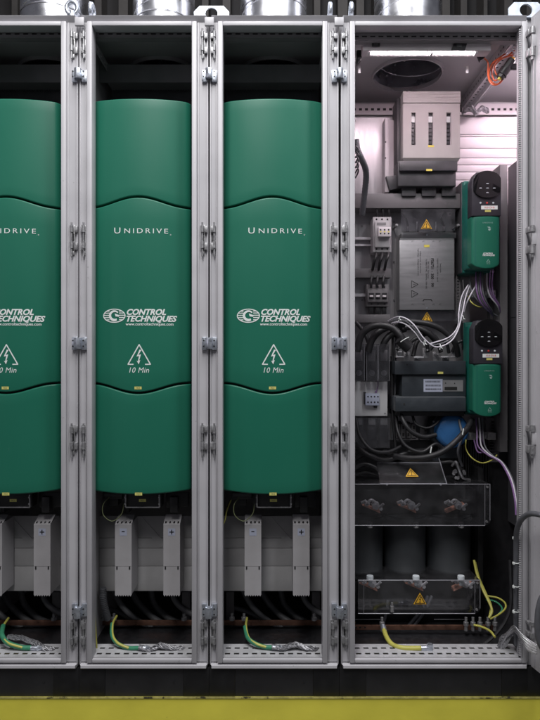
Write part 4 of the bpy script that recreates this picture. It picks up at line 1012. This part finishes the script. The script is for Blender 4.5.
# big slate switch
t = thing('main_switch',P(428,412,.40),'wide slate black switch body with a pale printed label strip','switch')
d=.30; mb = MB(); mb.pb(395,466,361,374.5,d+.01,DB,.002); mb.pb(402,466,374.7,396.5,d+.02,DB,.002); mb.pb(395.5,466,397.5,411.5,d,DB,.002); mb.mi=1; mb.pb(396,465.5,396.7,397.4,d+.002,DB-.01)
mb.mi=2; mb.cyl(P(404,404,d-.0006),P(404,404,d+.001),.004,seg=10); mb.cyl(P(407,362.5+2,d+.0094),P(407,364.5,d+.011),.003,seg=10)
mb.build('body',['slate','slate_l','ink'],t)
y=d+.019; mb = MB(); rect=lambda a,b,c,e,yy: flat(mb,[(X(a,d+.02),Z(e,d+.02)),(X(b,d+.02),Z(e,d+.02)),(X(b,d+.02),Z(c,d+.02)),(X(a,d+.02),Z(c,d+.02))],yy)
rect(423.5,442.5,379,391.8,y); mb.mi=2; rect(442.7,463,380,391.3,y); mb.mi=1
for r_ in (381.6,385.4,389.2):
    q=425.5
    while q<440.5:
        w=R.uniform(.25,.6); rect(q,q+w,r_-.85,r_+.85,y-.0005); q+=w+R.uniform(.25,.5)
rect(444.5,457,386.8,390.2,y-.0005)
rect(445,446,382.5,383.8,y-.0005); rect(454,455,382.8,384,y-.0005)
mb.build('label_strip',['bluesq','ink','grey2'],t,recalc=False)
mb = MB(); flat(mb,[(X(438.5,d),Z(374,d)),(X(444,d),Z(374,d)),(X(444,d),Z(371.8,d)),(X(438.5,d),Z(371.8,d))],d+.0094); mb.build('sticker','yl2',t,recalc=False)
mb = MB(); mb.pb(397,400,405,416,d+.02,d+.1,.001); mb.pb(396,464,412,416,d+.03,DB); mb.build('foot','black',t)
for k,(pts,r_,m_,l_) in enumerate((
  ([(391,322,.40),(393,345,.38),(392,380,.37),(393,420,.37),(396,452,.36)],.0055,'cableb','black cable running down left of the slate switch'),
  ([(394,318,.41),(396,350,.40),(394.5,400,.39),(392,440,.39)],.004,'cableg','grey cable running down left of the slate switch'),
  ([(396,416,.36),(398,432,.33),(406,446,.31),(422,452,.30),(436,444,.31),(446,452,.32)],.0065,'cableb','black cable sagging from the left foot of the slate switch'),
  ([(412,414,.36),(416,424,.34),(428,428,.33),(438,422,.34),(440,414,.36)],.005,'cableb','short black cable sagging under the middle of the slate switch'),
  ([(356,418,.33),(360,436,.31),(372,450,.29),(388,452,.30),(402,446,.33)],.0065,'cableb','black cable curving across the lower clear fuse covers'),
  ([(459,420,.34),(462,436,.30),(458,452,.30),(462,466,.32)],.0045,'cableg','grey cable dropping at the right of the blue round unit'),
  ([(463,280,.38),(464,300,.36),(461,325,.36),(463,350,.37)],.004,'cableb','thin black cable left of the wires between the small drives'),
  ([(470,276,.38),(472,292,.34),(485,308,.33),(497,316,.35)],.003,'cableg','thin grey wire crossing between the small drives'),
  ([(356,322,.38),(364,332,.36),(370,346,.35)],.008,'cableb','black cable dropping from the lowest short trunking'),
  ([(402,212,.40),(406,219,.38),(408,226,.40)],.004,'cableb','short black wire at the left stud above the filter box'),
  ([(444,212,.40),(441,219,.38),(444,226,.40)],.004,'cableb','short black wire at the right stud above the filter box'))):
    mb = MB(); mb.tube(PP(*pts),r_,seg=10); mb.build('power_cable',m_,label=l_,cat='cable')
mb = MB()
for q in range(4):
    mb.pb(396+q*5.2,400.4+q*5.2,424,438,.37,.41,.001)
mb.pb(395,418,438.3,440,.375,.41); mb.mi=1
for q in range(4): mb.pb(397.2+q*5.2,399.2+q*5.2,426,429,.3685,.3698); mb.pb(397.2+q*5.2,399.2+q*5.2,433,436,.3685,.3698)
mb.build('terminal_strip',['grey2t','ink'],label='strip of four dark terminals below the left end of the slate switch',cat='terminals')
for q,r_ in ((454,436),(470,352),(394,356),(457,226),(396,226)):
    mb = MB(); p=P(q,r_,.40); mb.cyl(p-Vector((0,.014,0)),p,.006,seg=6); mb.cyl(p-Vector((0,.02,0)),p-Vector((0,.014,0)),.0035,seg=8); mb.cyl(p,p+Vector((0,.05,0)),.004,seg=8); mb.build('hex_bolt','nickel',label='small bright hex bolt on the mounting plate of the wide cabinet',cat='bolt',group='hex bolts on the mounting plate')
# blue fan / current transformer
t = thing('blue_ring_unit',P(450,448,.38),'round blue plastic unit with a dark rim below the slate black switch','round unit')
c=P(452,431,.36); mb = MB(); mb.lathe((c.x-.006,c.y,c.z),[(0,.07),(.073,.07),(.073,.03),(.068,.022),(.060,.022)],'Y',48); mb.build('rim','slate',t)
mb = MB()
for a_ in (100,150,200,250): mb.cyl((c.x-.006+.066*math.cos(rad(a_)),c.y+.018,c.z+.066*math.sin(rad(a_))),(c.x-.006+.066*math.cos(rad(a_)),c.y+.024,c.z+.066*math.sin(rad(a_))),.0035,seg=8)
mb.build('screw','nickel',t)
mb = MB(); mb.lathe((c.x,c.y,c.z),[(.061,.03),(.063,.0),(.057,-.010),(.045,-.016),(0,-.020)],'Y',48); mb.torus((c.x,c.y-.0125,c.z),.050,.0014,'Y',40); mb.build('dome','blue',t)
mb = MB(); mb.pb(438,462,446,458,.40,DB); mb.build('foot','slate',t)
for k,(pts,r,l) in enumerate((([(401,415,.33),(405,424,.31),(412,432,.30),(424,437,.30),(436,435,.31)],.0085,'black cable looping from under the slate switch to the blue unit'),
      ([(384,452,.36),(400,457,.30),(420,458,.26),(440,453,.24),(455,442,.24),(466,430,.28),(472,420,.33)],.0105,'thick black cable passing in front of the blue round unit'),
      ([(352,442,.34),(368,455,.32),(386,460,.32),(410,452,.33),(430,450,.35)],.009,'black cable low behind the sloping clear cover'))):
    mb = MB(); mb.tube(PP(*pts),r,seg=12); mb.build('power_cable','cableb',label=l,cat='cable')
for q,r_ in ((431,450),(463,432)):
    mb = MB(); p=P(q,r_,.25); mb.cyl(p-Vector((.002,0,.010)),p+Vector((.002,0,.012)),.0022,seg=8); mb.build('cable_tie','white',label='white cable tie '+('under' if q==431 else 'right beside')+' the blue round unit',cat='cable tie')
mb = MB(); mb.pb(394,410,422,442,.41,.44,.001); mb.pb(410,420,426,440,.42,.44,.001)
mb.mi=1
for q in (400,404,408,412): mb.pb(q-1.2,q+1.2,430,433,.407,.4098)
mb.build('relay_block',['dark','ink'],label='dark relay block at the left of the blue round unit',cat='relay')

# transformer / choke with clear boxes
t = thing('line_choke',P(420,640,.32),'big three column black choke between the two clear boxes','choke')
for q,w in ((362,22),(406,21),(450,22)):
    c=P(q,0,.36); mb = MB(); rr_=w/S*(D+.3)/D; z0_,z1_=Z(580,.3),Z(518,.3); mb.lathe((c.x,.38,z0_),[(rr_,0),(rr_,z1_-z0_)],'Z',36)
    for f in (.0,.94): mb.lathe((c.x,.38,z0_+(z1_-z0_)*f),[(rr_+.004,0),(rr_+.004,.006)],'Z',36)
    mb.build('coil','coil',t)
mb = MB(); mb.box(X(345,.3),X(480,.3),.30,.46,Z(632,.3),Z(581,.3),.003); mb.box(X(345,.3),X(480,.3),.34,.44,Z(517,.3),Z(492,.3),.003)
mb.box(X(481,.3),X(486,.3),.33,.45,Z(655,.3),Z(470,.3)); mb.build('core','blackp',t)
def clearbox(a,b,t_,u,d0,d1,label,name='terminal_cover'):
    tt = thing(name,P((a+b)/2,u,d0),label,'plastic cover','clear plastic terminal covers'); th_=.0022
    xa,xb,za,zb=X(a,d0),X(b,d0),Z(u,d0),Z(t_,d0); r_=.018
    pts=[(xa,d0,zb),(xa,d0,za)]+[(xb-r_+r_*math.sin(q),d0,za+r_-r_*math.cos(q)) for q in [rad(x) for x in range(0,91,15)]]+[(xb,d0,zb)]
    mb = MB(); mb.prism(pts,(0,th_,0)); mb.box(xa,xb,d0+.003,d1,zb-.003,zb-.0008); mb.box(xb-.0025,xb-.0003,d0+.003,d1,za+.01,zb-.0035); mb.box(xa,xb-.012,d0+.003,d1,za,za+.002)
    mb.build('shell','clear',tt)
    mb = MB(); mb.tube([(xa,d0-.0005,zb-.0006),(xb,d0-.0005,zb-.0006)],.0013,seg=6,n=4); mb.tube([(xb,d0-.0005,zb),(xb,d0-.0005,za+r_)],.0010,seg=6,n=4); mb.tube([(xa,d0-.0005,za),(xb-r_,d0-.0005,za)],.0014,seg=6,n=4)
    for q in (xb-.018,xa+.02): 
        mb.tube([(q,d0-.0005,za+.002),(q,d0-.0005,zb-.002)],.0007,seg=5,n=3)
    mb.build('bent_edge','edge',tt)
    mb = MB()
    for q in ((xb-.010,zb-.010),(xb-.012,za+.014)): mb.cyl((q[0],d0-.004,q[1]),(q[0],d0+.003,q[1]),.004,seg=10)
    mb.build('screw','nickel',tt); return tt
c1 = clearbox(340,490,484,525.5,.25,.42,'upper clear plastic box over three bolted terminals')
c2 = clearbox(358,480,580,613.5,.22,.36,'lower clear plastic box with a yellow lightning triangle')
for (row,q0,d) in ((0,(372,408,455),.31),(1,(369,415,462),.27)):
    for k,q in enumerate(q0):
        t = thing('bolted_terminal',P(q,512 if not row else 592,d),('silver','nickel','tinned')[k]+' bolted terminal, '+('left','middle','right')[k]+' of the three in the '+('upper' if not row else 'lower')+' clear box','terminal')
        y0_=510 if not row else 588
        mb = MB(); s_=1 if k!=2 else -1
        p=P(q,y0_,d); mb.hexa([(p.x-.035*s_,d,p.z+.016),(p.x+.03*s_,d,p.z-.012),(p.x+.03*s_,d+.004,p.z-.004),(p.x-.035*s_,d+.004,p.z+.024)]+[(a_,b_+.03,c_) for a_,b_,c_ in [(p.x-.035*s_,d,p.z+.016),(p.x+.03*s_,d,p.z-.012),(p.x+.03*s_,d+.004,p.z-.004),(p.x-.035*s_,d+.004,p.z+.024)]])
        mb.build('copper_link','copper2',t)
        mb = MB(); p=P(q+4,y0_-4,d-.02); mb.cyl(p,p+Vector((.0,.02,.0)),.015,seg=6); mb.cyl(p-Vector((.004,.02,-.004)),p,.0055,seg=10); p2=P(q-5,y0_-6,d-.01); mb.cyl(p2,p2+Vector((0,.02,0)),.009,seg=6); mb.cyl(p2-Vector((-.004,.018,-.006)),p2,.0045,seg=8)
        mb.tube([p2,p2+Vector((.014,-.006,.016)),p2+Vector((.034,0,.004))],.005,seg=8); mb.cyl(p2+Vector((-.018,0,.004)),p2+Vector((-.006,-.012,.014)),.006,seg=8); mb.cyl(p+Vector((.012,0,-.006)),p+Vector((.026,-.008,.010)),.005,seg=6)
        p3=P(q+9,y0_-1,d); mb.cyl(p3,p3+Vector((0,.015,0)),.007,seg=6)
        mb.build('bolt','bright',t)
for k,q in enumerate((370,416,461)):
    mb = MB(); p=P(q,579,.24); mb.lathe((p.x,p.y,p.z),[(.006,-.022),(.006,-.006),(.011,-.004),(.0125,.006),(.0115,.012),(0,.013)],'Z',20)
    mb.build('plastic_knob','bwhite',label=('left','middle','right')[k]+' one of the three white cap nuts on top of the lower clear box',cat='cap nut',group='white cap nuts')
    mb = MB(); p=P(q,524,.26); mb.lathe((p.x,p.y,p.z),[(.010,-.012),(.011,-.004),(.009,.006),(0,.008)],'Z',20)
    mb.build('cap_nut','grey2',label=('left','middle','right')[k]+' one of the grey cap nuts under the upper clear box',cat='cap nut',group='grey cap nuts')
# sloping clear lid
t = thing('sloping_cover',P(412,484,.24),'sloping clear plastic lid with a yellow lightning triangle on it','plastic cover')
pts=PP((376,458,.34),(439,458,.34),(447,484,.24),(380,484,.24)); nn=(pts[1]-pts[0]).cross(pts[3]-pts[0]).normalized()*.002
mb = MB(); mb.prism(pts,nn); mb.build('sheet','clear',t)
mb = MB(); mb.tube([pts[2],pts[3]],.0022,seg=8,n=4); mb.tube([pts[0].lerp(pts[3],.18),pts[1].lerp(pts[2],.18)],.0009,seg=6,n=3); mb.tube([pts[1],pts[2]],.001,seg=6,n=3)
for q in (.1,.9):
    p=pts[3].lerp(pts[2],q); mb.cyl(p+Vector((0,-.006,0)),p,.004,seg=10)
mb.build('bent_edge','edge',t)
cpt=P(411.5,473.5,.272); mb = MB(); sl=(pts[0]-pts[3]).normalized(); w=.5*13*(D+.27)/D/S; hh=w*1.75; N_=Vector((0,-1,0)) 
off_=sl.cross(Vector((1,0,0))); off_ = (-off_ if off_.y>0 else off_).normalized()
cc = pts[3].lerp(pts[0],.40); cc.x = cpt.x; cc += off_*.0045
tri=[cc-UX*w-sl*hh*.5, cc+UX*w-sl*hh*.5, cc+sl*hh*.5]
mb.prism(tri, off_*.0012); mb.mi=1
def on(a,b,e=.0018): return cc+UX*a+sl*b+off_*e
bo=[on(a*hh*.22,(b*.26-.12)*hh) for a,b in BOLT]; f=mb.bm.faces.new([mb.bm.verts.new(p) for p in bo]); f.material_index=1
T3=[on(-w*.76,-hh*.42),on(w*.76,-hh*.42),on(0,hh*.33)]; T4=[on(-w*.62,-hh*.36),on(w*.62,-hh*.36),on(0,hh*.22)]
for i in range(3):
    f=mb.bm.faces.new([mb.bm.verts.new(p) for p in (T3[i],T3[(i+1)%3],T4[(i+1)%3],T4[i])]); f.material_index=1
mb.build('warning_sticker',['orange','ink'],t,recalc=False)
warn_sign(420,598.5,.2185,13,label='yellow lightning triangle on the lower clear box')
t = thing('earth_clamp',P(459,484,.30),'small cluster of crimped metal lugs right of the sloping clear lid','clamp')
mb = MB()
for k in range(6):
    p=P(452+R.uniform(0,14),468+R.uniform(0,13),.33+R.uniform(-.02,.02)); mb.cyl(p,p+Vector((R.uniform(-.01,.01),-.015,R.uniform(-.01,.01))),.006,seg=6)
mb.tube(PP((452,466,.34),(456,462,.33),(459,470,.32),(463,478,.31),(470,480,.32)),.005,seg=8); mb.build('lugs','nickel_d',t)
# ribbed heat sink to the right
mb = MB()
for k in range(13): mb.pb(458+k*2.5,459.2+k*2.5,440,482,.41,.44)
mb.pb(456,492,440,482,.4405,.447); mb.build('heat_sink','black',label='black ribbed heat sink under the lower small drive',cat='heat sink')

# copper bar and glands at the bottom
d=.20; mb = MB(); mb.box(X(345,d),X(494,d),d,d+.006,Z(630,d),Z(625.3,d),.0006)
cb = mb.build('copper_busbar','copper',label='brown copper earth bar across the bottom of the wide cabinet',cat='busbar',loc=P(420,630,d))
mb = MB()
for q in (356,360,365): p=P(q,627.5,d-.0008); mb.cyl(p,p+Vector((0,.001,0)),.003,seg=10)
mb.build('hole','ink',cb)
for k,q in enumerate((382,466,473,480,488,495)):
    mb = MB(); p=P(q,622,.19); mb.cyl(p-Vector((0,0,.012)),p,.0085,seg=6); mb.cyl(p,p+Vector((0,0,.016)),.0048,seg=10); mb.cyl(p-Vector((0,0,.03)),p-Vector((0,0,.014)),.006,seg=6)
    mb.build('bolt','nickel',cb)
t = thing('earth_cable',P(382,622,.18),'short yellow earth cable curving down from the copper bar in the wide cabinet','cable')
mb = MB(); mb.tube(PP((384,630,.15),(387,638,.11),(393,645,.075),(403,648,.055),(413,648.3,.05),(421,648.3,.048)),.0078,seg=14); mb.build('yellow_sheath','yg',t)
mb = MB(); mb.tube([p+Vector((0,.004,-.0045)) for p in PP((384,630,.15),(387,638,.11),(393,645,.075),(403,648,.055),(413,648.3,.05),(421,648.3,.048))],.0058,seg=10); mb.build('green_stripe','gg',t)
mb = MB(); mb.cyl(P(383,626,.17),P(384.3,631,.148),.0095,seg=12); p=P(421,648.3,.048); mb.cyl(p,p+Vector((.016,0,0)),.0085,seg=10); mb.cyl(p+Vector((.016,0,0)),p+Vector((.034,0,-.002)),.007,.010,seg=8); mb.cyl(P(430,648,.05),P(430,644,.05),.010,seg=6); mb.build('cable_lug','zinc',t)
for k,(pts,r,m_) in enumerate((([(474,560,.30),(477,574,.28),(483,590,.25),(489,602,.22),(492,611,.2),(489,618,.19)],.0042,'yg'),([(475,562,.31),(479,578,.29),(486,594,.26),(491,606,.23),(490,616,.2)],.0042,'yg'),
     ([(488,596,.30),(498,598,.28),(505,603,.25),(505,609,.22),(498,615,.2),(490,619,.19)],.0032,'yg'),([(486,600,.30),(494,601,.28),(500,605,.26),(502,610,.23),(496,617,.2)],.0030,'gg'),
     ([(474,625,.18),(482,627,.16),(490,631,.13),(495,637,.10)],.0038,'yg'))):
    wire('earth_wire',pts,r,m_,('yellow earth wire dropping steeply to the right end of the copper bar' if k<2 else 'yellow green wire bowed to the right above the copper bar' if k<4 else 'short yellow wire below the bolts of the copper bar'),'earth wires at the right end of the copper bar' if k<4 else None)
wire('black_cable',[(510,560,.16),(511,600,.13),(507,618,.12),(496,634,.11),(482,646,.10),(470,655,.09)],.0055,'cableb','thin black cable sweeping from the right side down to the slotted rail',cat='cable')
for k in range(2): wire('grey_cable',[(432-k*4,596,.30),(424-k*4,612,.28),(412-k*6,628,.26),(398-k*8,642,.2)],.006,'cableg','grey cable slanting behind the lower clear box','slanting grey cables',cat='cable')
wire('grey_cable',[(388,600,.3),(384,622,.27),(376,636,.25),(360,646,.2),(352,650,.15)],.0055,'cableg','dark cable drooping to the left behind the yellow earth cable',cat='cable')
wire('thin_rod',[(352,619.5,.30),(380,619.5,.30)],.0022,'nickel','short thin bright rod left above the copper bar',cat='rod')
wire('thin_rod',[(434,619.5,.30),(468,619.5,.30)],.0022,'nickel','short thin bright rod right above the copper bar',cat='rod')
mb = MB(); p=P(392,606,.215); mb.cyl(p-Vector((0,0,.02)),p,.007,seg=6); mb.cyl(p,p+Vector((0,0,.012)),.004,seg=8); mb.build('loose_bolt','nickel',label='small bolt at the lower left edge of the lower clear box',cat='bolt')
braid(PP((491,655,.07),(498,649,.07),(502,640,.06),(508,635,.05),(516,632,.04)),label='crumpled silver braid in the lower right corner of the wide cabinet',r=.010)
for k in range(9):
    mb = MB(); o_=k*1.3; w_=R.uniform(-.6,.6); mb.tube(PP((499+o_*.6,652-k*.6+w_,.06),(503+o_,641-k,.045),(509+o_*.7,630+k*.3+w_,.015),(514+o_*.6,626+k*1.7,-.02),(521+o_*.35,633+k*1.6+w_,-.05),(529,640+k*1.4,-.07),(537,645+k*1.1,-.09)),.0019,seg=6,n=8)
    mb.build('shielded_wire','bright' if k%2 else 'braid',label='strand of the bright flat cable loom crossing the lower right frame',cat='wire',group='bright wire loom at the lower right')
t = thing('flexible_conduit',P(516,640,-.01),'thick grey flexible conduit arching over the right cabinet frame','conduit')
mb = MB(); mb.tube(PP((516.5,645,.03),(516,620,.02),(516,580,.01),(516,545,-.005),(517,530,-.03),(521,520,-.06),(528,514.5,-.09),(536,514,-.12),(545,517,-.15),(552,526,-.18)),.0078,seg=16,n=30,rib=.045); mb.build('tube','cableg',t)
for r_ in (537.5,562.5,586,611):
    mb = MB(); p=P(516.2,r_,0.004); mb.torus(p,.0092,.0013,'Z'); mb.box(p.x-.014,p.x-.008,p.y-.010,p.y-.004,p.z-.003,p.z+.003); mb.build('cable_tie','white',t)
mb = MB(); mb.tube(PP((549,590,-.12),(541,600,-.12),(537.5,620,-.12),(539,640,-.12),(546,655,-.12)),.0085,seg=14,n=24,rib=.05)
mb.build('flexible_conduit','cableg',label='dark flexible conduit bowed against the open door at the right edge',cat='conduit')

# ------------------------------------------------------------------ camera, light, world
cam = bpy.data.cameras.new('camera'); co = bpy.data.objects.new('camera',cam); C.objects.link(co); bpy.context.scene.camera = co
co.location = (0,-D,H); co.rotation_euler = (rad(90),0,0); cam.sensor_fit='VERTICAL'; cam.sensor_height=24; cam.lens=24*S*D/720; cam.clip_end=100; cam.clip_start=.05
def area(name, loc, target, sx, sy, power, col):
    l = bpy.data.lights.new(name,'AREA'); l.shape='RECTANGLE'; l.size=sx; l.size_y=sy; l.energy=power; l.color=col
    o = bpy.data.objects.new(name,l); C.objects.link(o); o.location=loc
    o.rotation_euler = (Vector(target)-Vector(loc)).to_track_quat('-Z','Y').to_euler(); return o
area('hall_light',(-.35,-1.45,4.1),(-.1,0,1.5),.7,2.6,110,(1,.985,.98))
area('hall_light',(1.2,-1.5,4.1),(.2,.2,1.5),.5,2.4,41,(.95,.96,1))
area('hall_light',(-3.6,-3.2,2.2),(0,0,1.2),1.2,2.0,9,(.95,.9,1))
w = bpy.data.worlds.new('World'); bpy.context.scene.world = w; w.use_nodes=True
w.node_tree.nodes['Background'].inputs[0].default_value=(.85,.86,1,1); w.node_tree.nodes['Background'].inputs[1].default_value=.075
sc = bpy.context.scene; sc.render.engine='CYCLES'; sc.view_settings.view_transform='Standard'; sc.view_settings.look='None'
sc.view_settings.exposure=0; sc.view_settings.gamma=1; sc.cycles.transparent_max_bounces=16
